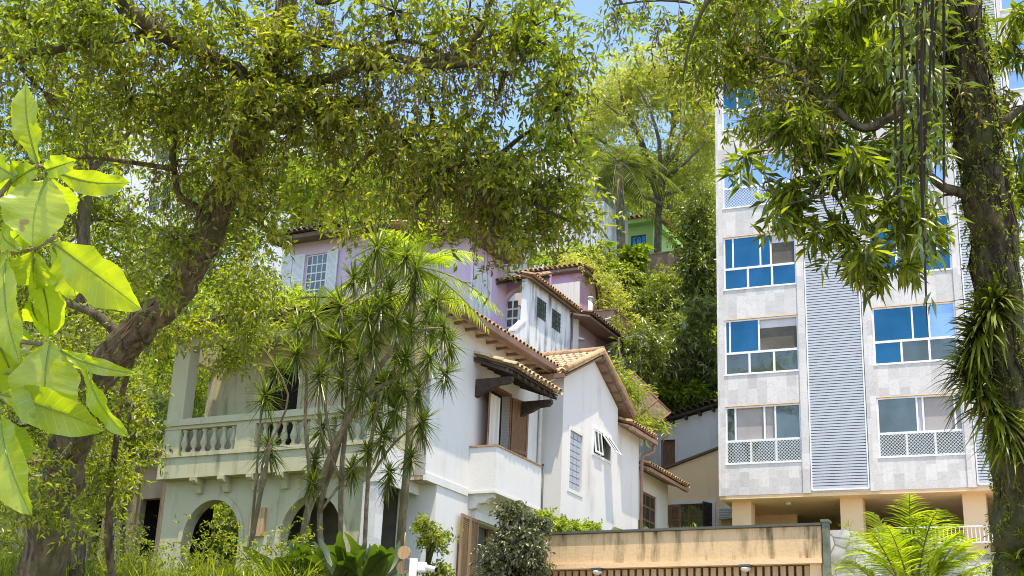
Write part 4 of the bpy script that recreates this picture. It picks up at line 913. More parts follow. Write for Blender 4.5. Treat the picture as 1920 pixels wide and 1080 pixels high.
# gate post and crazy paved side wall
b = MB(); b.box(.015, .07, -.03, .08, z0g, .03); b.box(.0, .085, -.045, .095, .03, .055)
b.v = [tuple(Gg.w(*p)) for p in b.v]; top(b.build('gate_post', flat('mossy_metal', (.16, .18, .13), .7, .4, 8)), 'grey green metal gate post at the right end of the tan garage front', 'post')
m, t = newmat('crazy_paving'); v = coords(t); vo = N(t, 'TexVoronoi', feature='DISTANCE_TO_EDGE'); vo.inputs['Scale'].default_value = 5.5; t.links.new(v, vo.inputs[0]); vc = N(t, 'TexVoronoi'); vc.inputs['Scale'].default_value = 5.5; t.links.new(v, vc.inputs[0])
bw_ = N(t, 'RGBToBW'); t.links.new(vc.outputs['Color'], bw_.inputs[0]); c_ = mix(t, ramp(t, vo.outputs[0], [(.02, 0), (.05, 1)]), (.30, .29, .24), ramp(t, bw_.outputs[0], [(.2, (.46, .48, .48)), (.8, (.76, .76, .74))])); c_ = mix(t, ramp(t, noise(t, v, 3, 5), [(.48, 0), (.65, .8)]), c_, (.2, .19, .13)); finish(t, c_, .8, vo.outputs[0], .4, .02, .2); M['crazy'] = m
Gs = Frame(1546, 990, 14.05, YH); sv, sz = Gs.vz(1600, 1036)
cw = thing('stone_clad_wall', Gs.w(0, 0, -Gs.o[2]), YH, 'wall of pale irregular stone slabs running back beside the garage', 'wall')
b = MB(); zb_ = Gs.o[2]; e = 2.2
b.hexa([(.02, .15, 0), (.25, .15, 0), (.25, e, 0), (.02, e, 0)], [(.02, .15, zb_), (.25, .15, zb_), (.25, e, zb_-.05), (.02, e, zb_-.05)]); b.box(.02, 2.6, e, e+.2, 0, zb_-.08); b.build('masonry', M['crazy'], cw)
b = MB(); b.box(.6, .95, e-.1, e+.3, 0, zb_+.12); b.build('pier', M['stone'], cw)
# camera mast and clay discs
cm = at(792, 1080, 16); ms = thing('camera_mast', (cm[0], cm[1], 0), 0, 'white post with a small security camera in front of the shaded porch', 'camera post')
zt = at(776, 1046, 16)[2]; b = MB(); b.box(-.16, -.07, -.05, .05, 0, zt); b.build('post', M['white_paint'], ms)
b = MB(); b.box(-.07, .05, -.06, .06, zt-.16, zt-.04); cb_ = b.build('camera_housing', M['white_paint'], ms, bevel=.02)
b = MB(); b.tube([(.04, -.03, zt-.1), (.16, -.09, zt-.13)], .035, 10); b.build('camera_barrel', M['white_paint'], cb_)
b = MB(); b.tube([(.155, -.087, zt-.129), (.17, -.094, zt-.133)], .028, 10); b.build('lens', M['dark'], cb_)
b = MB(); b.box(-.22, -.16, -.05, .0, zt-.14, zt-.02); b.build('sensor_box', M['metal_dark'], ms)
for i, (px, py, lab) in enumerate(((757, 1036, 'upper of two round tan discs hanging beside the white camera post'), (755, 1064, 'lower of two round tan discs hanging beside the white camera post'))):
    c_ = at(px, py, 17); b = MB(); b.tube([c_, c_+np.array([.01, .03, 0])], .085, 20); b.tube([c_+np.array([0, .035, .0]), c_+np.array([0, .035, .26 if i == 0 else .16])], .006, 4)
    tag(b.build('hanging_disc', M['wood_tan']), lab, 'ornament', 'round discs on a string')
# hillside timber frames
for (px, py, d, lab) in ((1192, 735, 47, 'tilted brown mesh panel on the slope, the left of two'), (1215, 765, 46, 'tilted brown mesh panel on the slope, the right of two')):
    c_ = at(px, py, d); g_ = thing('mesh_panel', c_, .3, lab, 'panel', 'tilted panels on the slope'); b = MB(); ang = .75; q = lambda x, z: (x*math.cos(ang)-z*math.sin(ang), .3*z, x*math.sin(ang)+z*math.cos(ang))
    for (a_, b_) in (((-.5, -.6), (.5, -.6)), ((.5, -.6), (.5, .6)), ((.5, .6), (-.5, .6)), ((-.5, .6), (-.5, -.6)), ((-.5, 0), (.5, 0))): b.tube([q(*a_), q(*b_)], .03, 5)
    b.build('frame', M['wood'], g_); b = MB(); b.hexa([q(-.48, -.58), q(.48, -.58), q(.48, .58), q(-.48, .58)], [tuple(np.array(q(*p))+np.array([0, .015, 0])) for p in ((-.48, -.58), (.48, -.58), (.48, .58), (-.48, .58))]); b.build('mesh', flat('brown_netting', (.22, .16, .10), .9, .4, 12), g_)
# old shed left with tiled roof
Sd = Frame(90, 960, 34, YH); sd2 = thing('garden_shed', Sd.w(0, 0, -3), YH, 'old shed with an uneven tiled roof in the shade left of the veranda', 'shed')
b = MB(); b.wall('u', 0, .2, -1, 4.2, 0, 4.0, [(.1, .8, .8, 3.2), (1.5, 2.3, 1.2, 3.2), (3.0, 3.6, .8, 3.2)]); b.build('wall', M['brown_wall'], sd2)
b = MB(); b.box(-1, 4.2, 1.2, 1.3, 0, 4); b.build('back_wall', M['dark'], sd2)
tiles((-1.2, -.5, 4.1), (1, 0, 0), (0, 1, .3), 5.6, 2.4, .24, .4).build('roof_tiles', M['tile'], sd2)
b = MB()
for i in range(6): u_ = -.8+i*.9; b.box(u_, u_+.12, -.06, -.003, .2, 3.8)
b.build('timber_posts', M['wood_tan'], sd2)

# ================================================================== VEGETATION
def gz(p, dz=0): return (p[0], p[1], hgt(p[0], p[1])+dz)
def strap(lv, p, d, L, W, droop=.5, seg=3):
    """n curved strap leaves: p,d (n,3)"""
    n = len(p); d = d/np.linalg.norm(d, axis=1, keepdims=True); z = np.array([0, 0, 1.])
    sd_ = np.cross(d, z+lv.r.normal(size=(n, 3))*.15); sd_ /= np.linalg.norm(sd_, axis=1, keepdims=True)+1e-9
    L = np.broadcast_to(L, n)[:, None]; W = np.broadcast_to(W, n)[:, None]; rows = []
    for k in range(seg+1):
        t = k/seg; c = p + d*L*t - z*(L*droop*t*t*.6); w = W*.5*(.65+.6*t-1.2*t*t if t < 1 else 0)
        rows += [c-sd_*w, c+sd_*w] if k < seg else [c]
    v = np.stack(rows, 1); m_ = v.shape[1]; i = np.arange(n)[:, None]*m_; f = []
    for k in range(seg-1): f += [i+[2*k, 2*k+1, 2*k+3], i+[2*k, 2*k+3, 2*k+2]]
    k = seg-1; f.append(i+[2*k, 2*k+1, 2*k+2])
    lv.raw(v.reshape(-1, 3), np.concatenate(f, 1).reshape(-1, 3))
def rosette(lv, c, n, L, W, up=.35, droop=.5, axis=None):
    r = lv.r; a = r.normal(size=(n, 3)); a /= np.linalg.norm(a, axis=1, keepdims=True); ax = np.array([0, 0, 1.]) if axis is None else np.array(axis)
    a = a + ax*up
    strap(lv, np.array(c)+a*.02, a, L*(.7+.4*r.random(n)), W, droop)
def frond(lv, mb, base, dirv, L, droop, nl, ll, lw, rad=.012, flop=.3):
    """pinnate palm frond; returns nothing, adds rachis to mb and leaflets to lv"""
    base = np.array(base, float); d = np.array(dirv, float); d /= np.linalg.norm(d); z = np.array([0, 0, 1.]); P = []; n = 14
    for i in range(n+1): t = i/n; P.append(base + d*L*t - z*L*droop*t*t)
    mb.tube(P, [rad*(1-.8*i/n) for i in range(n+1)], 5)
    P = np.array(P); t = np.repeat(.12+.88*(np.arange(nl)+.5)/nl, 2); sg = np.tile([1, -1], nl)[:, None]
    x = t*n; i0 = np.minimum(x.astype(int), n-1); fr = (x-i0)[:, None]; p = P[i0]*(1-fr)+P[i0+1]*fr; tg = P[i0+1]-P[i0]; tg /= np.linalg.norm(tg, axis=1, keepdims=True)
    sd_ = np.cross(tg, z); sd_ /= np.linalg.norm(sd_, axis=1, keepdims=True)+1e-9
    dd = tg*.75 + sd_*sg*.8 - z*flop + lv.r.normal(size=(len(p), 3))*.07 + z*.25
    strap(lv, p, dd, ll*np.sin(PI*(.15+.8*t))*(.9+.2*lv.r.random(len(p)))+.02, lw, .45)
def palm(name, label, base, crown, fr, L, ll, leafm, barkm, trunk_r=.1, droop=.55, nl=30, lw=.03, seed=3, el=(.1, 1.0), cat='palm', flop=.3):
    root = thing(name, base, 0, label, cat); mb = MB(); mb.tube([base, (np.array(base)+np.array(crown))/2+np.array([.1, 0, 0]), crown], [trunk_r*1.2, trunk_r, trunk_r*.8], 8); mb.build('trunk', barkm, root, True)
    lv = Leaves(seed); mb = MB(); r = lv.r
    for i in range(fr):
        a = 2*PI*i/fr*2.4+r.random()*.5; e = el[0]+(el[1]-el[0])*((i*.618) % 1); frond(lv, mb, np.array(crown)+r.normal(size=3)*trunk_r*.5, (math.cos(a)*math.cos(e), math.sin(a)*math.cos(e), math.sin(e)), L*(.8+.3*r.random()), droop, nl, ll, lw, .012*L/1.5+.004, flop)
    mb.build('rachises', barkm, root, True); lv.build('fronds', leafm, root); return root
def hanging_roots(name, path, n, r, lmin, lmax, mat, parent, wmin=.003, wmax=.007, cl=.12, leafy=None):
    mb = MB(); P = np.array(path); tips = []
    for i in range(n):
        p = P[r.integers(0, len(P))] + r.normal(size=3)*cl; L = lmin+(lmax-lmin)*r.random()**2; q = [p]; k = 5; o = r.normal(size=2)*.05
        for j in range(1, k+1): q.append(p + np.array([o[0]*j/k+r.normal()*.015, o[1]*j/k+r.normal()*.015, -L*j/k]))
        mb.tube(q, [wmin+(wmax-wmin)*r.random()]*k+[.001], 3, False); tips.append(q)
    mb.build(name, mat, parent, True)
    if leafy:
        lv = Leaves(int(r.integers(1, 999))); pts = np.array([q[j]*(1-s)+q[j+1]*s for q in tips for j in range(5) for s in r.random(leafy)])
        lv.sprigs(pts, 2, .05, .06, .02, .8, .8); lv.build('epiphyte_leaves', M['dead'], parent)

# ---- the big leaning tree at the left
base = at(95, 1180, 14.5)
limbs = [[(60, 1250, 14.5, 130), (88, 1010, 14.3, 105), (125, 860, 14, 96), (170, 730, 13.8, 88), (240, 640, 13.6, 82), (320, 560, 13.5, 74), (375, 480, 13.4, 74), (405, 400, 13.3, 74), (440, 310, 13.2, 68), (475, 230, 13.2, 58), (500, 160, 13.1, 50), (520, 70, 13, 46), (560, -60, 13, 40)],
         [(475, 235, 13.2, 45), (560, 205, 13, 36), (651, 193, 12.9, 30), (703, 208, 12.9, 26), (745, 255, 12.8, 22), (797, 307, 12.8, 17), (844, 318, 12.7, 13), (885, 300, 12.7, 10), (927, 312, 12.7, 7)],
         [(505, 150, 13.1, 36), (600, 150, 12.7, 30), (682, 125, 12.5, 24), (750, 130, 12.4, 22), (820, 124, 12.3, 20), (885, 122, 12.3, 14), (960, 140, 12.3, 9)],
         [(520, 70, 13, 30), (625, 83, 12.8, 24), (690, 98, 12.6, 22), (781, 115, 12.4, 22), (833, 109, 12.4, 22), (885, 84, 12.4, 19), (911, 31, 12.4, 17), (925, -20, 12.4, 14)],
         [(690, 98, 12.6, 14), (735, 78, 12.6, 12), (790, 82, 12.5, 12), (833, 105, 12.4, 10)],
         [(745, 252, 12.8, 15), (812, 237, 12.7, 11), (885, 245, 12.6, 10), (925, 280, 12.6, 8), (970, 330, 12.6, 6), (1000, 370, 12.6, 4)],
         [(885, 84, 12.4, 12), (960, 60, 12.3, 10), (1030, 90, 12.2, 7), (1070, 160, 12.2, 5)],
         [(797, 307, 12.8, 10), (860, 360, 12.7, 7), (930, 390, 12.7, 5)],
         [(500, 160, 13.1, 34), (400, 110, 12.6, 32), (300, 60, 12.2, 40), (240, 20, 12, 48), (200, -80, 12, 50)],
         [(405, 400, 13.3, 22), (340, 370, 13.2, 16), (325, 300, 13, 15), (330, 260, 13, 10)],
         [(300, 60, 12.2, 22), (180, 80, 12.0, 22), (60, 100, 11.8, 26), (-60, 130, 11.6, 28)],
         [(240, 640, 13.6, 34), (180, 590, 13.7, 22), (110, 560, 13.8, 16), (30, 500, 13.9, 10)],
         [(590, 5, 12.6, 20), (640, -5, 12.6, 22), (720, -30, 12.5, 18)]]
T1 = [(50, 40, 12, 110, 80, 1.6, 320), (180, 60, 12, 110, 80, 1.6, 380), (320, 70, 12.4, 110, 80, 1.6, 400), (450, 50, 12.8, 100, 80, 1.6, 340), (80, 170, 12.2, 100, 70, 1.5, 260), (240, 180, 12.6, 110, 70, 1.5, 330), (400, 190, 13, 90, 60, 1.3, 220), (545, 110, 12.8, 70, 90, 1.3, 260),
      (740, 20, 12.4, 120, 35, 1.2, 260), (880, 30, 12.4, 100, 50, 1.2, 260), (1000, 50, 12.2, 90, 60, 1.2, 330), (1050, 120, 12.2, 50, 80, 1.0, 210), (1040, 210, 12.2, 55, 60, 1.0, 170), (690, 170, 12.8, 90, 50, 1.0, 150), (590, 230, 12.8, 80, 50, 1.1, 200),
      (800, 190, 12.5, 90, 60, 1.0, 80), (930, 190, 12.5, 80, 80, 1.0, 60), (540, 300, 13, 80, 60, 1.2, 190), (640, 320, 12.9, 90, 60, 1.2, 260), (730, 350, 12.8, 90, 60, 1.2, 300), (820, 385, 12.8, 80, 45, 1.1, 300), (900, 340, 12.7, 80, 60, 1.1, 230), (950, 400, 12.7, 80, 50, 1.1, 300), (1050, 380, 12.6, 55, 50, .9, 200),
      (1010, 440, 12.6, 50, 40, .8, 140), (900, 430, 12.7, 70, 30, .9, 160), (640, 410, 13, 80, 40, 1, 170), (860, 260, 12.6, 70, 40, .9, 90), (1000, 290, 12.5, 60, 50, .9, 130), (330, 300, 13, 60, 60, 1.1, 120), (120, 300, 13.3, 100, 70, 1.4, 140), (490, 420, 13.5, 60, 60, 1, 140), (560, 200, 12.9, 40, 40, .8, 90)]
T1 = [(a, b-(48 if b > 280 and a > 500 else 0), c, rx*.82, ry*.8, rd, int(n*(.46 if 140 < b < 280 and a > 650 else .58 if b < 280 else .42 if a < 950 else .5))) for a, b, c, rx, ry, rd, n in T1]
limbs = [[(a, b, c, w_*.76) for a, b, c, w_ in l] for l in limbs]
T1 += [(1090, 280, 12.3, 50, 60, .8, 30), (80, 980, 13.3, 70, 60, .4, 60), (180, 760, 13.0, 50, 50, .3, 34), (110, 860, 13.2, 50, 50, .3, 34), (430, 300, 12.5, 50, 60, .5, 60), (370, 440, 12.7, 45, 40, .4, 40), (470, 200, 12.4, 50, 50, .5, 60), (300, 540, 12.8, 40, 30, .4, 26), (1080, 420, 12.6, 40, 40, .7, 40), (960, 450, 12.6, 60, 25, .7, 26), (760, 400, 12.8, 80, 25, .8, 30)]
t1, P1, r1 = tree('leaning_tree', 'huge leaning tree with vine covered trunk and long limbs spreading over the houses', 'tree', base, limbs, T1, M['leaf'], M['bark'], (.088, .034), 8, .26, seed=11, thick=.03, droop=.35, clump=13)
up_ = [p for p in P1 if p[2] > at(500, 420, 12.8)[2]]
hanging_roots('aerial_roots', up_, 520, r1, .2, 1.0, M['root'], t1, .002, .005, .16, 2)
tk = [p for p in P1[14:40]]
wds = [a[3]*a[2]/F/2 for a in limbs[0]]
def limbR(j): x = min(j/4, len(wds)-1.001); k = int(x); return wds[k]*(k+1-x)+wds[k+1]*(x-k)
mb = MB()
for i in range(150):
    j = r1.integers(12, 44); p = P1[j]; a = r1.random()*2*PI; q = []
    for k in range(7):
        jj = min(len(P1)-1, j+k if j+k < 48 else 48); rad = limbR(jj) + .012*r1.normal()
        q.append(P1[jj] + np.array([math.cos(a), math.sin(a)*1.0, 0])*rad); a += r1.normal()*.22
    mb.tube(q, [.006+.010*r1.random()]*7, 4, False)
mb.build('trunk_vines', M['root'], t1, True)
lv = Leaves(77); idx = r1.integers(8, 48, 700); lv.sprigs(P1[idx]+r1.normal(size=(700, 3))*.22, 4, .08, .06, .03, .3); lv.build('climbing_leaves', M['leaf_dark'], t1)
# low drooping boughs before the veranda
LT = [(235, 605, 15, 80, 32, .8, 170), (345, 618, 15, 60, 24, .7, 80), (150, 660, 15.5, 50, 50, .8, 130), (430, 590, 15.5, 70, 40, .9, 160), (480, 520, 16, 60, 60, 1, 170), (420, 660, 15.5, 50, 25, .6, 60), (165, 790, 15.5, 36, 55, .6, 90), (180, 870, 15.6, 40, 50, .6, 130), (160, 930, 15.8, 60, 50, .9, 110)]
tree('sapling', 'slender small leaved tree drooping in front of the left veranda pier', 'tree', at(210, 1150, 16), [[(215, 1150, 16, 18), (205, 1000, 16, 16), (215, 850, 15.8, 12), (240, 700, 15.5, 10), (300, 620, 15.3, 7), (400, 600, 15.3, 4)]], LT, M['leaf'], M['bark'], (.085, .03), 8, .3, seed=21, thick=.015, droop=.55)
# second and third trunks at the left edge with their crowns
tree('vine_clad_tree', 'straight dark trunk wrapped in vines near the left edge behind the big yellow green leaves', 'tree', at(150, 1120, 19), [[(140, 1120, 19, 34), (150, 900, 19, 30), (152, 700, 19, 26), (156, 470, 19, 24), (162, 330, 19, 24), (158, 200, 19, 28), (165, 60, 19, 22), (150, -60, 19, 18)], [(160, 330, 19, 14), (230, 260, 19, 10), (290, 200, 19, 6)]],
     [(60, 230, 19, 110, 80, 1.8, 260), (200, 260, 19.5, 100, 70, 1.8, 240), (60, 400, 20, 90, 70, 1.6, 150), (240, 420, 20, 90, 60, 1.6, 200), (120, 90, 19, 120, 60, 1.6, 220), (330, 200, 20, 80, 60, 1.6, 200), (180, 520, 20, 80, 50, 1.5, 170), (60, 560, 20, 70, 60, 1.5, 130)], M['leaf'], M['bark'], (.11, .042), 8, .3, seed=31, thick=.03)
def hilltree(name, label, px, pyb, d, trunkpts, blobs, lm, bk, leaf=(.16, .06), seed=1, k=8, Ls=.45, cat='tree', droop=.3, thick=.05, spread=.9, clump=22, group=None):
    b_ = at(px, pyb, d); root, P, r = tree(name, label, cat, gz(b_, -.2), [[(trunkpts[0][0], trunkpts[0][1]+(at(trunkpts[0][0], trunkpts[0][1], d)[2]-hgt(b_[0], b_[1])+.3)*F/d*1.05, d, trunkpts[0][3]*1.2)]+trunkpts] if trunkpts else [[(px, pyb+60, d, 6), (px, pyb-10, d, 4)]], blobs, lm, bk, leaf, k, Ls, group, droop, seed, thick=thick, spread=spread, clump=clump)
    return root
hilltree('leafy_tree', 'bright sunlit leafy tree filling the gap between the leaning trunk and the lilac house', 450, 600, 43, [(450, 600, 43, 14), (455, 500, 43, 11), (465, 400, 43, 8), (480, 300, 43, 5)],
    [(420, 320, 43, 90, 80, 2, 260), (465, 400, 43, 65, 65, 2, 220), (380, 450, 43, 80, 70, 2, 240), (440, 540, 43, 80, 50, 1.8, 240), (330, 360, 43, 60, 60, 1.8, 160), (470, 560, 43, 50, 35, 1.4, 130), (530, 320, 43, 70, 60, 2, 220), (480, 240, 43, 90, 60, 2, 220), (620, 345, 43, 80, 45, 2, 260), (720, 350, 43, 80, 38, 2, 230)], M['leaf_bright'], M['bark_grey'], (.19, .075), 41)
hilltree('leafy_tree', 'broad tree with grey foliage gaps behind the vine wrapped trunk', 230, 700, 33, [(230, 700, 33, 16), (235, 560, 33, 12), (250, 420, 33, 7)],
    [(230, 420, 33, 90, 80, 2.2, 160), (120, 460, 33, 90, 80, 2.2, 200), (30, 420, 33, 80, 90, 2.2, 220), (150, 330, 34, 100, 60, 2.2, 180), (20, 300, 34, 80, 60, 2, 180), (310, 520, 32, 60, 60, 2, 120), (40, 560, 32, 70, 60, 2, 180), (220, 560, 32, 60, 50, 2, 120)], M['leaf_bright'], M['bark_grey'], (.15, .06), 42)
hilltree('understorey_tree', 'low tree of glossy leaves in the shade under the leaning trunk', 230, 900, 24, [(230, 960, 24, 10), (235, 850, 24, 8), (240, 760, 24, 5)],
    [(215, 720, 28, 50, 50, 1.4, 130), (200, 740, 25, 50, 60, 1.1, 200), (220, 800, 25, 35, 50, 1.0, 110), (60, 690, 25, 60, 60, 1.4, 200), (30, 800, 25, 60, 70, 1.4, 150), (60, 900, 24, 70, 60, 1.4, 130), (215, 900, 23, 40, 60, .8, 150), (210, 820, 24, 60, 60, 1.2, 150), (120, 760, 26, 60, 60, 1.2, 150)], M['leaf'], M['bark'], (.12, .05), 43, Ls=.35)
hilltree('garden_tree', 'sunlit leafy tree seen through the veranda side opening', 350, 860, 37, [(350, 860, 37, 10), (352, 760, 37, 6)],
    [(365, 730, 37, 50, 70, 1.5, 240), (330, 620, 37, 60, 40, 1.5, 100), (300, 660, 38, 40, 50, 1.5, 120), (370, 960, 35, 50, 60, 1.5, 160)], M['leaf_bright'], M['bark'], (.15, .06), 44)
hilltree('hill_tree', 'round green tree rising behind the lilac house roof', 620, 470, 62, [(620, 470, 62, 14), (625, 380, 62, 9), (630, 320, 62, 5)],
    [(600, 340, 62, 80, 60, 4, 230), (700, 330, 62, 80, 60, 4, 230), (660, 400, 60, 90, 40, 4, 330), (780, 390, 62, 80, 50, 4, 320), (560, 390, 60, 60, 50, 4, 240), (880, 400, 64, 60, 45, 4, 200), (830, 330, 66, 70, 60, 4, 200), (720, 250, 68, 90, 40, 4, 100)], M['leaf_far'], M['bark_grey'], (.28, .11), 45, Ls=.7, thick=.1)
# umbrella tree on the hill
d = 72
limbsU = [[(1228, 620, d, 20), (1231, 530, d, 17), (1234, 440, d, 15), (1237, 370, d, 13), (1240, 330, d, 9)]]
for (a, b_, c_) in (((1225, 330), (1195, 250), (1130, 190)), ((1230, 350), (1180, 300), (1110, 250)), ((1240, 330), (1230, 240), (1190, 150)), ((1240, 330), (1262, 240), (1250, 150)), ((1242, 330), (1285, 250), (1310, 170)), ((1240, 345), (1290, 300), (1335, 250)), ((1236, 380), (1180, 360), (1140, 330)), ((1238, 370), (1290, 350), (1330, 330)), ((1195, 250), (1170, 200), (1160, 150)), ((1262, 240), (1280, 190), (1275, 140))):
    limbsU.append([(1237, 385, d, 11), (*a, d+rnd.uniform(-1, 1), 9), (*b_, d+rnd.uniform(-3, 3), 6.5), (*c_, d+rnd.uniform(-5, 5), 3)])
BU = []
for (px, py, rx, ry, n) in ((1130, 190, 45, 40, 150), (1170, 150, 50, 30, 170), (1220, 140, 55, 25, 180), (1275, 150, 50, 30, 170), (1320, 190, 45, 45, 160), (1110, 250, 40, 40, 130), (1160, 215, 50, 40, 110), (1220, 200, 50, 40, 90), (1290, 230, 50, 40, 110), (1330, 270, 40, 50, 130), (1140, 310, 50, 35, 120), (1200, 290, 40, 40, 50), (1270, 300, 45, 30, 70), (1180, 350, 40, 25, 80), (1300, 340, 45, 30, 110), (1320, 390, 30, 30, 70)):
    BU.append((px, py, d, rx, ry, 4, int(n*2.6)))
tree('umbrella_tree', 'tall pale feathery umbrella tree against the sky on the hilltop', 'tree', gz(at(1231, 560, d), -1), limbsU, BU, M['leaf_pale'], M['bark_grey'], (.22, .075), 8, .6, seed=51, thick=.06, clump=14, seg=6)
hilltree('forest_tree', 'yellow green tree on the hilltop left of the umbrella tree', 1080, 420, 80, [(1085, 420, 80, 12), (1090, 340, 80, 8)],
    [(1085, 300, 80, 50, 50, 4, 170), (1130, 380, 78, 50, 40, 4, 170), (1060, 360, 80, 50, 50, 4, 170), (1170, 420, 82, 40, 30, 4, 120)], M['leaf_far'], M['bark_grey'], (.28, .11), 52, Ls=.7, thick=.08)
hilltree('forest_tree', 'tree with yellow green leaves filling the slope behind the lime green house', 1250, 460, 84, [(1250, 460, 84, 12), (1255, 380, 84, 8)],
    [(1200, 390, 84, 60, 40, 4, 220), (1270, 400, 84, 60, 60, 4, 260), (1320, 430, 82, 40, 60, 4, 200), (1250, 330, 86, 60, 50, 4, 160), (1160, 350, 88, 60, 50, 4, 160), (1310, 310, 86, 50, 60, 4, 160)], M['leaf_far'], M['bark_grey'], (.28, .11), 53, Ls=.7, thick=.08)
hilltree('forest_tree', 'distant green tree showing through the crown of the umbrella tree', 1230, 420, 96, [(1230, 420, 96, 12), (1235, 330, 96, 8)],
    [(1310, 330, 96, 60, 40, 5, 200), (1200, 370, 94, 70, 50, 5, 220), (1290, 370, 94, 60, 50, 5, 220), (1090, 370, 94, 50, 50, 5, 160)], M['leaf_far'], M['bark_grey'], (.4, .16), 68, Ls=.9, thick=.08)
hilltree('ivy_covered_tree', 'dark ivy covered tree standing tight against the left edge of the tower', 1300, 620, 62, [(1292, 620, 62, 12), (1296, 500, 62, 9), (1300, 420, 62, 5)],
    [(1310, 400, 62, 32, 45, 2, 230), (1308, 470, 62, 36, 50, 2, 300), (1300, 540, 62, 34, 50, 2, 280), (1325, 510, 61, 25, 60, 2, 200)], M['leaf_dark'], M['bark'], (.22, .1), 54, Ls=.5, droop=.6)
hilltree('mango_tree', 'large mango tree with clusters of long drooping leaves beside the tower', 1260, 740, 56, [(1265, 740, 56, 16), (1262, 690, 56, 12), (1262, 640, 56, 7)],
    [(1310, 600, 56, 45, 40, 2, 170), (1270, 640, 56, 55, 40, 2.2, 230), (1320, 660, 56, 40, 56, 2, 220), (1220, 680, 56, 45, 40, 2, 190), (1280, 710, 56, 60, 40, 2, 260), (1330, 730, 56, 35, 45, 2, 160), (1205, 650, 56, 35, 30, 2, 120)], M['leaf_mango_hill'], M['bark'], (.34, .07), 55, k=9, Ls=.14, thick=.07, spread=1.1, droop=.4)
hilltree('shrub', 'dark round shrub growing below the lime green house', 1195, 600, 60, None, [(1195, 580, 60, 50, 35, 2, 300), (1240, 560, 61, 35, 30, 2, 150)], M['leaf_dark'], M['bark'], (.2, .08), 56, cat='shrub')
hilltree('shrub', 'dark leafy shrub leaning over the right end of the sooty grey retaining wall', 1215, 700, 50, None, [(1212, 650, 50, 26, 30, 1.2, 170), (1200, 690, 50, 24, 22, 1, 110), (1180, 640, 51, 24, 16, 1, 70)], M['leaf_dark'], M['bark'], (.2, .07), 69, cat='shrub')
hilltree('shrub', 'pale green bush spreading over the roof of the rear lilac house', 1120, 560, 56, None, [(1100, 520, 56, 45, 25, 1.5, 220), (1140, 550, 56, 40, 30, 1.5, 200), (1090, 500, 57, 40, 14, 1.5, 120), (1165, 590, 56, 40, 25, 1.5, 120), (1070, 495, 57, 40, 10, 1.2, 80)], M['leaf_pale'], M['bark'], (.16, .06), 57, cat='shrub')
hilltree('shrub', 'yellow green bush on the slope around the foot of the tall grey trunk', 1250, 560, 66, None, [(1255, 530, 66, 40, 30, 2, 170), (1180, 520, 64, 30, 25, 2, 120), (1130, 490, 64, 35, 25, 2, 150), (1270, 590, 60, 30, 30, 2, 130), (1150, 620, 54, 25, 20, 1, 60)], M['leaf_far'], M['bark'], (.2, .08), 58, cat='shrub')
hilltree('broadleaf_vine', 'climbing plant with broad glossy leaves on the palm trunk', 1195, 480, 66, None, [(1190, 485, 66, 20, 18, 1, 80), (1192, 515, 66, 28, 24, 1, 120)], M['leaf_bright'], M['bark'], (.42, .26), 59, cat='climber', k=6)
hilltree('slope_shrub', 'bright glossy leaved shrub above the white gable house roof', 1250, 740, 55, None, [(1250, 745, 55, 50, 14, 1.2, 170), (1290, 738, 55, 30, 12, 1, 80)], M['leaf_bright'], M['bark'], (.3, .12), 60, cat='shrub')
hilltree('slope_shrub', 'rough yellowish scrub on the slope beside the annex gable', 1180, 780, 44, None, [(1165, 740, 44, 25, 35, 1.2, 160), (1185, 790, 43, 25, 20, 1, 100), (1145, 700, 45, 22, 30, 1.2, 130), (1215, 790, 44, 25, 15, 1, 70), (1205, 720, 54, 40, 30, 1.2, 100)], M['leaf_far'], M['bark'], (.2, .06), 61, cat='shrub', spread=.6)
hilltree('slope_shrub', 'light shrub between the white hill block and the lime green house', 1110, 480, 64, None, [(1090, 480, 64, 22, 22, 1.2, 80), (1150, 500, 64, 22, 18, 1.2, 90), (1040, 490, 62, 30, 12, 1, 70)], M['leaf_bright'], M['bark'], (.26, .09), 62, cat='shrub')
hilltree('courtyard_shrub', 'sunlit green shrub seen through the left arch of the veranda house', 370, 1040, 35.5, None, [(365, 1010, 35.5, 26, 40, .7, 160), (390, 960, 35.5, 22, 26, .6, 60)], M['leaf_palm'], M['bark'], (.16, .06), 67, cat='shrub')
# palms on the hill
b_ = at(1172, 470, 68); palm('tall_palm', 'tall palm with a ragged drooping crown on the hill before the umbrella tree', gz(b_, -1), at(1160, 310, 68), 18, 3.6, .9, M['leaf_dark'], M['bark_grey'], .24, .75, 26, .08, 5, (-.4, 1.1))
b_ = at(1185, 300, 74)
b_ = at(1062, 500, 60); palm('small_palm', 'small palm in front of the pale fins of the hill block', gz(b_), at(1058, 475, 60), 12, 2.0, .6, M['leaf_bright'], M['bark'], .1, .6, 18, .06, 6)
b_ = at(1150, 470, 66); palm('small_palm', 'bright yellow green palm below the lime green wall', gz(b_), at(1140, 478, 66), 11, 1.7, .6, M['leaf_palm'], M['bark'], .1, .6, 18, .07, 8)
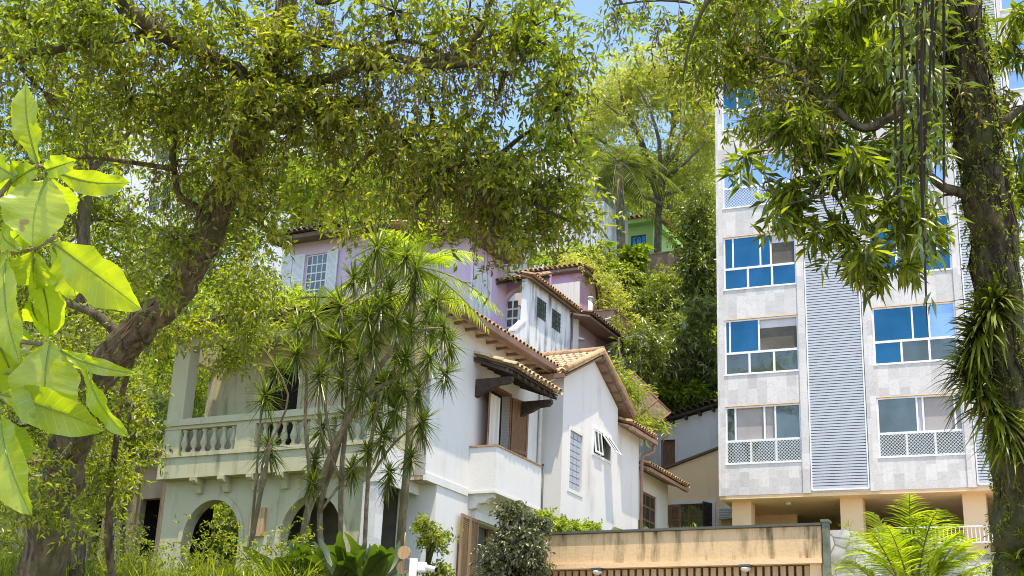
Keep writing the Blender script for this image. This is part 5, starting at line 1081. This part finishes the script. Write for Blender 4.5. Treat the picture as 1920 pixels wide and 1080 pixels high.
# banana leaves
def banana(name, label, base, leaves, mat=None):
    root = thing(name, base, 0, label, 'banana plant'); k_ = 0
    for (p0, p1, wd) in leaves:
        mb = MB(); p0 = np.array(p0); p1 = np.array(p1); d_ = p1-p0; L = np.linalg.norm(d_); sd_ = np.array([1, .35, 0]); sd_ = sd_-d_*(sd_@d_)/L/L; sd_ /= np.linalg.norm(sd_); nn = np.cross(d_/L, sd_); n = 10; vs = []
        for i in range(n+1):
            t = i/n; w_ = wd*.5*math.sin(PI*min(1, .12+.86*t))**.6*(1 if t < 1 else .1); c_ = p0+d_*t+nn*(.12*L*math.sin(PI*t))
            for s_ in (-1, -.5, 0, .5, 1): vs.append(c_+sd_*w_*s_+nn*abs(s_)*w_*.35+nn*rnd.uniform(-.02, .02))
        mb.add(vs, [(i*5+j, i*5+j+1, i*5+j+6, i*5+j+5) for i in range(n) for j in range(4)], True); mb.build('leaf', mat or M['leaf_palm'], root, True)
    mb = MB(); mb.tube([base, np.mean([l[0] for l in leaves], 0)], [.12, .05], 7); mb.build('stem', M['bark_pale'], root, True); return root
M['banana'] = leafmat('banana_leaf', [(0, (.20, .26, .05)), (1, (.20, .26, .05))], .5, .3, .8)
M['broad'] = leafmat('broad_leaf', [(0, (.05, .085, .012)), (1, (.09, .14, .02))], .4, .15, 1.5)
banana('banana_plant', 'banana plant with pale upright leaves in front of the lilac french window', gz(at(590, 640, 38)), [(at(600, 600, 38), at(552, 532, 38), .5), (at(605, 600, 38), at(606, 534, 38.3), .4), (at(610, 600, 38), at(630, 542, 38), .35), (at(600, 600, 38), at(575, 560, 37.6), .4)], M['banana'])
banana('banana_plant', 'single upright banana leaf on the slope right of the rear lilac house', gz(at(1155, 600, 58)), [(at(1153, 545, 58), at(1150, 502, 58), .5)], M['banana'])
hilltree('hedge_bush', 'sunlit yellow green bush rising over the left end of the veranda roof', 470, 620, 36, None, [(480, 590, 36, 60, 25, 1.2, 240), (540, 560, 37, 40, 25, 1.2, 170), (400, 590, 36, 50, 25, 1.2, 150), (660, 560, 37, 30, 20, 1, 60)], M['leaf_palm'], M['bark'], (.12, .045), 63, cat='shrub')

# ---- strap leaved clump before the house
dr_ = 22.5; root = thing('dracaena_clump', gz(at(600, 1090, dr_)), 0, 'tall clump of slender leaning canes with spiky dark rosettes in front of the veranda', 'shrub')
heads = [(735, 470, 48), (690, 500, 44), (780, 500, 42), (715, 570, 46), (820, 560, 42), (655, 610, 40), (755, 730, 38), (707, 462, 50), (662, 520, 45), (640, 575, 50), (742, 600, 46), (775, 535, 46), (800, 585, 46), (832, 612, 40), (690, 590, 46), (622, 640, 44), (560, 612, 42), (470, 612, 42), (497, 742, 50), (506, 838, 44), (590, 862, 36), (600, 702, 40), (675, 670, 46), (722, 720, 44), (762, 672, 46), (805, 668, 44), (835, 700, 34), (785, 728, 44), (742, 768, 44), (792, 790, 36), (650, 780, 40), (604, 800, 34), (688, 845, 36), (718, 815, 40), (770, 855, 32), (730, 885, 34), (556, 662, 36), (642, 705, 42), (520, 690, 30), (728, 545, 46), (760, 480, 40), (842, 640, 34), (700, 770, 40), (590, 590, 40), (585, 905, 36), (812, 625, 40), (660, 880, 34), (700, 640, 44), (640, 640, 44), (745, 655, 44), (770, 610, 44), (680, 730, 40), (720, 500, 34)]
lv = Leaves(71); cane = [[(560, 1120, 24), (572, 985, 22), (605, 895, 21), (645, 800, 19), (700, 705, 17), (735, 655, 12), (745, 610, 7)], [(610, 1100, 20), (600, 960, 17), (628, 860, 15), (665, 760, 14), (760, 700, 10), (800, 675, 6)], [(470, 1100, 16), (468, 1040, 15), (488, 930, 13), (505, 845, 10), (506, 838, 6)], [(560, 1100, 14), (580, 900, 13), (572, 800, 11), (575, 700, 9), (560, 620, 5)], [(640, 1100, 16), (640, 900, 15), (650, 780, 12), (648, 700, 10), (640, 580, 6)], [(680, 1100, 14), (690, 900, 12), (700, 800, 10), (720, 725, 6)],
    [(645, 800, 12), (668, 700, 11), (700, 600, 9), (707, 470, 6)], [(700, 705, 11), (712, 640, 9), (728, 550, 6)], [(735, 655, 9), (790, 620, 8), (830, 615, 5)], [(628, 860, 11), (610, 760, 9), (622, 645, 6)], [(665, 760, 10), (680, 640, 8), (665, 525, 5)], [(640, 900, 10), (600, 800, 7), (600, 705, 5)], [(488, 930, 8), (497, 850, 7), (540, 740, 6), (470, 620, 4)], [(690, 900, 9), (740, 830, 7), (792, 792, 4)], [(468, 1040, 9), (480, 900, 8), (492, 745, 5)], [(735, 655, 8), (760, 580, 7), (775, 540, 4)], [(600, 960, 9), (660, 880, 6), (718, 818, 4)], [(640, 580, 8), (700, 540, 6), (760, 485, 4)]]
for i, c_ in enumerate(cane):
    mb = MB(); limb(mb, [(a, b2, dr_+.35*math.sin(i*2.1)*min(1, k_*.35), w_*.66) for k_, (a, b2, w_) in enumerate(c_)], 7, .1); mb.build('cane', M['bark_pale'], root, True)
for i, (px, py, rr) in enumerate(heads):
    dd = dr_ + .9*math.sin(i*1.7)+.3; c_ = at(px, py, dd); R_ = rr*dd/F*(1.1+.25*math.sin(i*3.7)+.1); rosette(lv, c_, 74, R_, .032, .3, .32); rosette(lv, c_-np.array([0, 0, .1]), 40, R_*.98, .028, -.4, .4)
lv.build('strap_leaf_rosettes', M['leaf_drac'], root)
lv = Leaves(72)
for i, (px, py, rr) in enumerate(heads):
    if i % 2: rosette(lv, at(px, py, dr_ + .9*math.sin(i*1.7)+.3)-np.array([0, 0, .16]), 16, .38, .03, -1.6, .35)
lv.build('dead_leaf_skirts', M['dead'], root)
palm('feather_palm', 'bright yellow green palm with arching fronds behind the spiky clump', gz(at(770, 700, 25.5)), at(775, 505, 25.5), 22, 1.6, .45, M['leaf_palm'], M['bark_pale'], .07, .5, 30, .03, 9, (-.1, 1.35))
# ---- broad leaves at the foot
def broadplant(name, label, px, py, d, lst, mat=None):
    b0 = at(px, py, d); root = thing(name, gz(b0), 0, label, 'plant')
    for (bx, by, tx, ty, wpx, dd) in lst:
        mb = MB(); p0 = at(bx, by, d); p1 = at(tx, ty, d+dd); d_ = p1-p0; L = np.linalg.norm(d_); f_ = d_/L; sd_ = np.cross(f_, FW*.8+np.array([rnd.uniform(-.5, .5), 0, rnd.uniform(-.6, .3)])); sd_ /= np.linalg.norm(sd_); nn = np.cross(sd_, f_); wd = wpx*d/F; n = 12; vs = []
        for i in range(n+1):
            t = i/n; w_ = wd*.5*(math.sin(PI*min(1, t**.8))**.7 if 0 < t < 1 else .02); c_ = p0+f_*L*t-np.array([0, 0, 1])*L*.18*t*t+nn*.10*L*math.sin(PI*t)
            for s_ in (-1, -.5, 0, .5, 1): vs.append(c_+sd_*w_*s_+nn*(abs(s_)*w_*.3+.05*w_*math.sin(t*34)*abs(s_)))
        mb.add(vs, [(i*5+j, i*5+j+1, i*5+j+6, i*5+j+5) for i in range(n) for j in range(4)], True); mb.build('leaf', mat or M['broad'], root, True)
    mb = MB()
    for (bx, by, tx, ty, wpx, dd) in lst: mb.tube([root.location, at(bx, by, d)], [.02, .012], 5)
    mb.build('stems', M['leaf_dark'], root, True); return root
LB = []
for i in range(46):
    f_ = (i*.618) % 1; a = -PI*.16-PI*.68*f_; L_ = 70+50*((i*.37) % 1); cx = 600+120*((i*.731) % 1); cy = 1095-14*((i*.53) % 1); LB.append((cx, cy, cx+L_*math.cos(a)*.75, cy+L_*math.sin(a), 17+8*((i*.7) % 1), .6*math.sin(i)))
broadplant('ginger_clump', 'clump of broad paddle shaped leaves at the foot of the spiky canes', 650, 1090, 19.5, LB)
LB = []
for i in range(18):
    a = -PI*.2-PI*.6*((i*.618) % 1); L_ = 85+50*((i*.37) % 1); cx = 545+35*math.sin(i*2.3); cy = 1100; LB.append((cx, cy, cx+L_*math.cos(a)*.7, cy+L_*math.sin(a), 20+8*((i*.7) % 1), .5*math.sin(i)))
broadplant('ginger_clump', 'smaller upright broad leaved plant left of the spiky canes', 545, 1095, 19.7, LB)
# climber by the porch, ivy column and hedge
hilltree('porch_climber', 'loose green climber hanging over the porch corner beside the brown shutters', 800, 1080, 26.5, None, [(790, 985, 26.5, 22, 22, .3, 60), (800, 1020, 26.5, 25, 25, .3, 80), (812, 1060, 26.5, 24, 25, .3, 70), (745, 1050, 26, 20, 22, .3, 30), (830, 1000, 26.6, 14, 14, .2, 14)], M['leaf'], M['bark'], (.1, .045), 81, cat='climber', k=7, Ls=.25)
hilltree('ivy_column', 'dusty dark ivy heaped into a cone at the left end of the garage', 960, 1080, 14.6, None, [(972, 968, 14.8, 26, 22, .3, 260), (968, 1005, 14.7, 38, 30, .35, 420), (962, 1045, 14.6, 52, 35, .4, 560), (955, 1085, 14.6, 66, 35, .45, 620), (1000, 978, 15.0, 24, 16, .25, 160), (1000, 1060, 14.5, 26, 40, .2, 200), (985, 1020, 14.4, 20, 30, .2, 120)], M['leaf_ivy'], M['bark'], (.055, .028), 82, cat='ivy', k=8, Ls=.12, spread=1.0, thick=.01)
hilltree('clipped_hedge', 'low green hedge along the top behind the garage parapet', 1050, 990, 18.5, None, [(1010, 978, 17.5, 30, 14, .3, 170), (1045, 983, 18, 30, 10, .3, 140), (1080, 988, 18.5, 32, 9, .3, 130), (1115, 992, 19, 25, 6, .3, 70)], M['leaf_bright'], M['bark'], (.06, .03), 83, cat='hedge', k=8, Ls=.12)
# tufts on the garage coping
lv = Leaves(85)
for px in (1262, 1285, 1292, 1240, 1580): lv.raw(np.zeros((0, 3)), np.zeros((0, 3), int)); c_ = Gg.w(Gg.uz(px, 985)[0], .25, -.02); rosette(lv, c_, 22, .13, .008, 1.2, .4)
tag(lv.build('weeds', M['leaf_far'], None), kind='stuff')
# areca palm bottom right
pb = at(1715, 1130, 10); root = thing('areca_palm', (pb[0], pb[1], 0), 0, 'bright areca palm with arching fronds in front of the tower railing', 'palm')
lv = Leaves(91); mb = MB()
for (bx, by, tx, ty, dr2) in ((1700, 1090, 1640, 960, .35), (1710, 1090, 1705, 930, .35), (1720, 1090, 1760, 935, .5), (1730, 1090, 1800, 985, .5), (1690, 1090, 1610, 1000, .4), (1740, 1100, 1830, 1030, .4), (1700, 1100, 1620, 1040, .3), (1720, 1100, 1740, 1000, .3), (1690, 1100, 1680, 1000, .3), (1750, 1100, 1790, 1020, .3), (1700, 1110, 1650, 1060, .2), (1730, 1110, 1770, 1060, .2), (1760, 1110, 1820, 1080, .2), (1660, 1110, 1600, 1060, .2), (1705, 1100, 1665, 985, .4), (1735, 1100, 1775, 965, .45), (1700, 1105, 1720, 965, .4), (1745, 1105, 1815, 1005, .4), (1690, 1105, 1635, 1005, .35), (1720, 1110, 1700, 1030, .2), (1740, 1110, 1760, 1045, .2), (1770, 1115, 1850, 1060, .3)):
    dd = 10+rnd.uniform(-.4, .4); p0 = at(bx, by, dd); p1 = at(tx, ty, dd+rnd.uniform(-.5, .5)); v_ = p1-p0; L_ = np.linalg.norm(v_)*1.35; v_[2] += L_*dr2*.6
    frond(lv, mb, p0, v_, L_, dr2*.8, 40, .27, .022, .008, .35)
for i in range(9): mb.tube([(pb[0]+rnd.uniform(-.3, .3), pb[1]+rnd.uniform(-.2, .2), 0), at(1690+9*i, 1100, 10)], .02, 6)
mb.build('stems', M['bark_pale'], root, True); lv.build('fronds', M['leaf_palm'], root)
# undergrowth at the bottom left
lv = Leaves(95); r = lv.r; n = 5200
px = r.uniform(-60, 600, n); dd = r.uniform(18.8, 22.5, n); q = np.array([at(a, 1080, b2) for a, b2 in zip(px, dd)]); q[:, 2] = [hgt(p[0], p[1]) for p in q]
hh = .35+.4*r.random(n)+.35*np.sin(px*.02)**2
dv = np.stack([r.normal(size=n)*.4, r.normal(size=n)*.4, np.ones(n)], 1); strap(lv, q, dv, hh, .018, .6)
c2 = q[::3].copy(); c2[:, 2] += hh[::3]*r.random(len(c2))*1.3; lv.sprigs(c2, 6, .15, .07, .028, .1)
tag(lv.build('undergrowth', M['leaf'], None), kind='stuff')
lv = Leaves(96); r = lv.r; n = 9000; xx = r.uniform(-14, 14, n); yy = r.uniform(24, 64, n); kp = ~((xx > 1.5) & (yy < 41)); xx = xx[kp]; yy = yy[kp]; q = np.array([[a, b2, hgt(a, b2)] for a, b2 in zip(xx, yy)])
keep = []
lv.sprigs(q+np.array([0, 0, .25]), 7, .5, .26, .10, -.3); tag(lv.build('hillside_scrub', M['leaf_far'], None), kind='stuff')
lv = Leaves(97); r = lv.r; n = 9000; xx = r.uniform(-60, 25, n); yy = r.uniform(60, 110, n); q = np.array([[a, b2, hgt(a, b2)+.6*r.random()] for a, b2 in zip(xx, yy)])
lv.sprigs(q, 8, 1.2, .6, .26, -.3); tag(lv.build('hill_woodland', M['leaf_far'], None), kind='stuff')

# ---- the right hand tree
tb = at(1925, 1250, 9)
limbsR = [[(1935, 1300, 9, 100), (1915, 1080, 9, 90), (1905, 900, 9, 88), (1888, 720, 9, 84), (1872, 540, 9, 82), (1855, 400, 9, 82), (1838, 280, 9, 78), (1818, 150, 9, 72), (1795, 20, 9, 70), (1775, -120, 9, 66)],
          [(1822, 165, 9, 30), (1766, 148, 8.9, 24), (1721, 178, 8.8, 20), (1666, 222, 8.8, 18), (1610, 238, 8.8, 15), (1547, 189, 8.8, 12), (1499, 148, 8.8, 10), (1477, 122, 8.8, 8), (1425, 107, 8.8, 5)],
          [(1547, 189, 8.8, 9), (1505, 212, 8.7, 8), (1440, 260, 8.6, 6), (1400, 290, 8.6, 4)],
          [(1499, 148, 8.8, 6), (1470, 141, 8.8, 5), (1418, 150, 8.8, 3)],
          [(1850, 380, 9, 26), (1770, 350, 8.9, 18), (1700, 300, 8.8, 13), (1640, 320, 8.7, 9), (1560, 360, 8.6, 6), (1490, 380, 8.6, 4)],
          [(1800, 60, 9, 26), (1700, 20, 9, 20), (1600, -10, 9, 14)], [(1838, 280, 9, 20), (1890, 220, 9, 14), (1960, 180, 9, 10)], [(1795, 20, 9, 30), (1650, -60, 9.5, 20), (1480, -60, 9.8, 14), (1350, -20, 10, 10), (1300, 60, 10, 6), (1280, 150, 10, 3)]]
BR = [(1600, 40, 9, 80, 50, .8, 110), (1700, 80, 9, 60, 60, .8, 90), (1650, 150, 9, 70, 50, .7, 100), (1580, 140, 8.9, 60, 40, .6, 60), (1560, 260, 8.8, 60, 40, .5, 60), (1470, 230, 8.7, 50, 30, .4, 35), (1385, 300, 8.6, 28, 20, .25, 16), (1500, 330, 8.6, 50, 35, .4, 40), (1600, 340, 8.7, 60, 40, .5, 60), (1690, 280, 8.8, 60, 50, .6, 80), (1470, 400, 8.6, 40, 25, .3, 22), (1560, 420, 8.6, 55, 35, .4, 45), (1610, 480, 8.6, 45, 40, .4, 50), (1690, 400, 8.7, 60, 60, .5, 90), (1660, 490, 8.6, 45, 30, .4, 32), (1740, 450, 8.7, 40, 40, .4, 30), (1890, 80, 9, 50, 70, .6, 70), (1900, 200, 9, 40, 50, .5, 45), (1905, 310, 9, 35, 50, .5, 50), (1900, 420, 9.2, 30, 60, .5, 26), (1760, 200, 8.9, 50, 60, .5, 60), (1500, 60, 9, 60, 50, .6, 50)]
BR = [(a, b, c+(.5 if a > 1720 else 0), rx*.8, ry*.75, rd, int(n*.68)) for a, b, c, rx, ry, rd, n in BR]
tr_, PR, rR = tree('epiphyte_tree', 'tree at the right edge with a dark trunk coated in bromeliads and long drooping leaves', 'tree', (tb[0], tb[1], 0), limbsR, BR, M['leaf_mango'], M['bark'], (.135, .027), 9, .10, seed=101, thick=.012, droop=.7, spread=1.0, clump=6)
hanging_roots('aerial_roots', [p for p in PR[40:] if p[2] > at(1700, 260, 9)[2]], 80, rR, .15, .6, M['root_dark'], tr_, .002, .004, .12, 2)
TP = PR[:37]
lv = Leaves(103); idx = rR.integers(0, 37, 2600); a_ = rR.random(2600)*2*PI; q = TP[idx]+np.stack([np.cos(a_), np.sin(a_), rR.normal(size=2600)*.3], 1)*(.15+.03*rR.random((2600, 1))); lv.sprigs(q, 4, .05, .035, .014, .6); lv.build('climbing_leaves', M['leaf'], tr_)
mb = MB()
for i in range(120):
    j = int(rR.integers(0, 30)); a = rR.random()*2*PI; q = []
    for k in range(6): q.append(TP[min(36, j+k)]+np.array([math.cos(a), math.sin(a), 0])*(.15+.01*rR.random())); a += rR.normal()*.25
    mb.tube(q, .004+.004*rR.random(), 4, False)
mb.build('trunk_vines', M['root_dark'], tr_, True)
# bromeliads on the trunk
n_b = 0; proto = []
for i in range(74):
    py = 560+510*((i*.618) % 1); t_ = (py-540)/540; cx = 1872+40*t_; side = math.sin(i*2.4); px = cx+side*(38+(20+40*t_)*rnd.random()); c_ = at(px, py, 9-.12*abs(math.cos(i*2.4)))
    lv = Leaves(200+i); ax = np.array([side*1.1, -.8, .3]); rosette(lv, (0, 0, 0), 22, .20+.16*rnd.random(), .030+.012*rnd.random(), .8, .75, ax)
    o = lv.build('bromeliad', [M['leaf_dark'], M['leaf_mango'], M['leaf_dark'], M['leaf_dark'], M['dead']][i % 5], None); o.location = tuple(c_)
    zone = 'upper' if py < 720 else ('middle' if py < 900 else 'lower')
    tag(o, 'strappy green bromeliad clinging to the trunk at the right edge', 'bromeliad', 'bromeliads on the right trunk')
# loose small leaved bough across the tower top
SB = [(1160, -5, 11, 40, 26, .7, 32), (1215, 0, 11, 45, 26, .8, 40), (1310, 50, 11, 55, 50, .9, 200), (1380, 40, 11, 60, 50, .9, 210), (1450, 60, 11, 60, 50, .9, 190), (1300, 130, 11, 30, 35, .7, 60), (1370, 115, 11, 45, 28, .7, 80), (1440, 170, 11, 60, 40, .8, 130), (1520, 110, 11, 60, 50, .8, 150), (1430, 200, 11, 40, 22, .6, 36), (1570, 190, 11, 50, 40, .8, 80), (1640, 60, 11, 80, 50, .8, 170), (1560, 20, 11, 70, 40, .8, 170), (1720, 20, 11, 60, 40, .8, 120), (1500, 270, 11, 50, 40, .7, 70)]
SB = [(a, b, c, rx*.85, ry*.8, rd, int(n*.8)) for a, b, c, rx, ry, rd, n in SB]
t3, P3, r3 = tree('overhanging_tree', 'small leaved tree whose drooping boughs cross the top of the tower', 'tree', (at(2150, 800, 13)[0], at(2150, 800, 13)[1], 0), [[(2150, 1300, 13, 90), (2120, 700, 13, 80), (2050, 200, 12.5, 66), (1900, -80, 12, 50), (1650, -120, 11.5, 34), (1450, -60, 11.2, 22), (1330, 10, 11, 12), (1300, 90, 11, 6)], [(1450, -60, 11.2, 14), (1480, 40, 11, 9), (1440, 130, 11, 5)], [(1650, -120, 11.5, 16), (1600, 20, 11, 9), (1560, 130, 11, 5)], [(1330, 10, 11, 6), (1240, 0, 11, 5), (1150, 10, 11, 3)]], SB, M['leaf'], M['bark'], (.075, .026), 8, .25, seed=111, thick=.015, droop=.6)
hanging_roots('aerial_roots', P3[22:], 70, r3, .15, .6, M['root_dark'], t3, .002, .004, .15, 2)
# near hanging vines
g_ = thing('hanging_vines', at(1725, -150, 5), 0, 'dark leafy aerial vines hanging close in front of the tower at upper right', 'vine'); mb = MB(); lv = Leaves(121); r = lv.r
for i in range(17):
    px = 1690+85*r.random()+(-60 if i % 9 == 0 else 0); y1 = 250+220*r.random()+(160 if i % 6 == 0 else 0); q = []; dd = 4.6+.8*r.random(); o = r.normal()*14
    for k in range(9): q.append(at(px+o*math.sin(k*.5+i)*.6, -150+(y1+150)*k/8, dd))
    mb.tube(q, [.006]*4+[.005]*4+[.001], 5, False); q = np.array(q)
    pts = q[r.integers(1, 9, 12)]+r.normal(size=(12, 3))*np.array([.02, .02, .12]); lv.sprigs(pts, 3, .05, .07, .016, .9, .7)
mb.build('stems', M['root_dark'], g_, True); lv.build('foliage', M['leaf_dark'], g_)

# ---- foreground branch with big leaves
m, t = newmat('big_yellow_green_leaf'); v = coords(t); c_ = ramp(t, noise(t, v, 9, 4), [(.35, (.33, .43, .02)), (.7, (.52, .58, .035))])
uvn = N(t, 'UVMap'); sp = N(t, 'SeparateXYZ'); t.links.new(uvn.outputs[0], sp.inputs[0]); ab = N(t, 'Math', operation='ABSOLUTE'); t.links.new(sp.outputs[0], ab.inputs[0])
ma = N(t, 'Math', operation='MULTIPLY_ADD'); t.links.new(ab.outputs[0], ma.inputs[0]); ma.inputs[1].default_value = -.13; t.links.new(sp.outputs[1], ma.inputs[2])
mu = N(t, 'Math', operation='MULTIPLY'); t.links.new(ma.outputs[0], mu.inputs[0]); mu.inputs[1].default_value = 11; fc_ = N(t, 'Math', operation='PINGPONG'); fc_.inputs[1].default_value = .5; t.links.new(mu.outputs[0], fc_.inputs[0])
c_ = mix(t, ramp(t, fc_.outputs[0], [(.0, .55), (.06, 0)]), c_, (.62, .66, .16)); c_ = mix(t, ramp(t, noise(t, v, 60, 3), [(.62, 0), (.72, .35)]), c_, (.22, .24, .03)); c_ = mix(t, ramp(t, noise(t, v, 24, 2), [(.74, 0), (.76, .8)]), c_, (.25, .15, .05))
d_ = N(t, 'BsdfDiffuse'); tr2 = N(t, 'BsdfTranslucent'); gl = N(t, 'BsdfGlossy'); gl.inputs['Roughness'].default_value = .32; gl.inputs[0].default_value = (.8, .85, .8, 1)
t.links.new(c_, d_.inputs[0]); t.links.new(mix(t, 1.0, c_, (1.5, 1.6, .4), 'MULTIPLY'), tr2.inputs[0]); m1 = N(t, 'MixShader'); m1.inputs[0].default_value = .55; m2 = N(t, 'MixShader'); m2.inputs[0].default_value = .06
t.links.new(d_.outputs[0], m1.inputs[1]); t.links.new(tr2.outputs[0], m1.inputs[2]); t.links.new(m1.outputs[0], m2.inputs[1]); t.links.new(gl.outputs[0], m2.inputs[2]); t.links.new(m2.outputs[0], N(t, 'OutputMaterial').inputs[0]); M['bigleaf'] = m
M['rib'] = leafmat('leaf_rib', [(0, (.30, .38, .08)), (1, (.30, .38, .08))], .4, .1)
fg = thing('foreground_branch', at(-140, 620, 1.75), 0, 'close branch of large glossy yellow green leaves at the left edge of the view', 'branch'); mb = MB()
for pth in ([(-140, 620), (-60, 520), (20, 475), (60, 468), (105, 445)], [(-60, 520), (-30, 400), (30, 330), (70, 310), (95, 315)], [(-140, 620), (-50, 640), (40, 640), (80, 645)], [(-140, 620), (-60, 720), (0, 740)], [(-60, 720), (-20, 780), (5, 800)]):
    mb.tube([at(a, b2, 1.75) for a, b2 in pth], [.005, .004, .0035, .003, .0025][:len(pth)], 7)
mb.build('twigs', M['bark_pale'], fg, True)
BL = [(72, 308, 48, 155, 52, 0, .25), (95, 318, 245, 342, 44, .03, .5), (85, 320, 145, 300, 36, -.05, .2), (88, 335, 62, 462, 104, -.03, -.2), (70, 312, 22, 345, 52, .02, .2), (100, 455, 266, 580, 84, -.02, .35), (98, 462, 142, 556, 62, .05, -.3), (62, 470, 66, 542, 88, .02, .1), (14, 470, 38, 682, 68, -.06, .3), (62, 480, 92, 632, 58, .08, -.3), (95, 640, 92, 800, 108, -.02, -.25), (80, 645, 158, 690, 60, .06, .3),
      (110, 655, 256, 702, 26, -.03, -.1), (160, 672, 240, 820, 40, -.05, .5), (0, 738, 198, 806, 72, -.04, .3), (0, 775, 58, 966, 84, -.08, .2), (-10, 785, 56, 862, 56, .02, -.3), (0, 470, -10, 600, 70, .05, .2), (30, 330, -15, 300, 50, .03, .3), (10, 640, -20, 560, 50, .04, .3), (45, 300, 10, 372, 44, .08, -.2), (40, 470, 5, 430, 40, .07, .1)]
BL += [(20, 560, 60, 640, 60, .08, .2), (5, 700, 75, 720, 60, .09, -.2), (75, 400, 20, 455, 60, .06, .3), (60, 560, 105, 620, 50, .1, .1), (-5, 640, 30, 735, 66, .05, -.2), (90, 330, 130, 400, 48, .08, -.2)]
for i, (bx, by, tx, ty, wpx, dd, tw_) in enumerate(BL):
    wpx *= 1.15
    p0 = at(bx, by, 1.72); p1 = at(tx, ty, 1.72+dd*1.2); v_ = p1-p0; L_ = np.linalg.norm(v_); f_ = v_/L_; sd_ = np.cross(f_, FW+np.array([tw_, 0, tw_*.6])); sd_ /= np.linalg.norm(sd_); nn = np.cross(sd_, f_)
    if nn @ FW > 0: nn = -nn
    wd = wpx*1.72/F; n = 30; vs = []; S_ = [-1, -.75, -.5, -.25, 0, .25, .5, .75, 1]; rib = []; cb = rnd.uniform(-.1, .1)
    for k in range(n+1):
        t_ = k/n; w_ = wd*.5*(math.sin(PI*t_**1.12)**.75 if 0 < t_ < 1 else .01); c_ = p0+f_*L_*t_+nn*L_*.07*math.sin(PI*t_)+sd_*L_*cb*math.sin(PI*t_)*.6
        for s_ in S_:
            vein = .0009*math.cos((t_-abs(s_)*.11)*2*PI*9)*min(1, abs(s_)*3)
            vs.append(c_+sd_*w_*s_*(1+.05*math.sin(t_*23+i))+nn*(abs(s_)*w_*.28+vein+.0035*math.sin(t_*17+i*2+s_)*s_*s_))
        rib.append(c_-nn*.0006)
    mb = MB(); mb.add(vs, [(k*9+j, k*9+j+1, k*9+j+10, k*9+j+9) for k in range(n) for j in range(8)], True); lf = mb.build('leaf', M['bigleaf'], fg, True)
    uvl = lf.data.uv_layers.new(name='UVMap'); li = [l.vertex_index for l in lf.data.loops]; uvl.data.foreach_set('uv', [c for q in li for c in (S_[q % 9], (q//9)/n)])
    mb = MB(); mb.tube([p+nn*.0012 for p in rib], [.0016*(1-.8*k/n) for k in range(n+1)], 5); rb = mb.build('midrib', M['rib'], None, False)
    me = rb.data
    for vv_ in me.vertices: vv_.co -= fg.location
    rb.parent = lf

# ---- tall street trees to the left of the photographer (mirrored by the tower windows)
for (x, y, h, sd_, lab) in ((-17, 11, 27, 141, 'tall street tree left of the photographer, the nearer to the houses'), (-24, 20, 30, 142, 'tall street tree far left beside the road, the taller of two')):
    root = thing('street_tree', (x, y, 0), 0, lab, 'tree', 'street trees left of the view'); mb = MB(); mb.tube([(x, y, 0), (x+.3, y, h*.4), (x, y+.3, h*.8)], [.5, .38, .15], 8); mb.build('trunk', M['bark'], root, True)
    lv = Leaves(sd_); mb = MB()
    for k in range(16):
        a = k*2.4; c_ = np.array([x+3.6*math.cos(a), y+3.6*math.sin(a), h*(.45+.5*((k*.618) % 1))]); mb.tube([(x, y, c_[2]-2.5), (x+1.5*math.cos(a), y+1.5*math.sin(a), c_[2]-1), c_], [.12, .09, .04], 5); lv.sprigs(ball(lv.r, 160, c_, (2.4, 2.4, 1.9)), 8, .5, .26, .11)
    mb.build('branches', M['bark'], root, True); lv.build('foliage', M['leaf'], root)
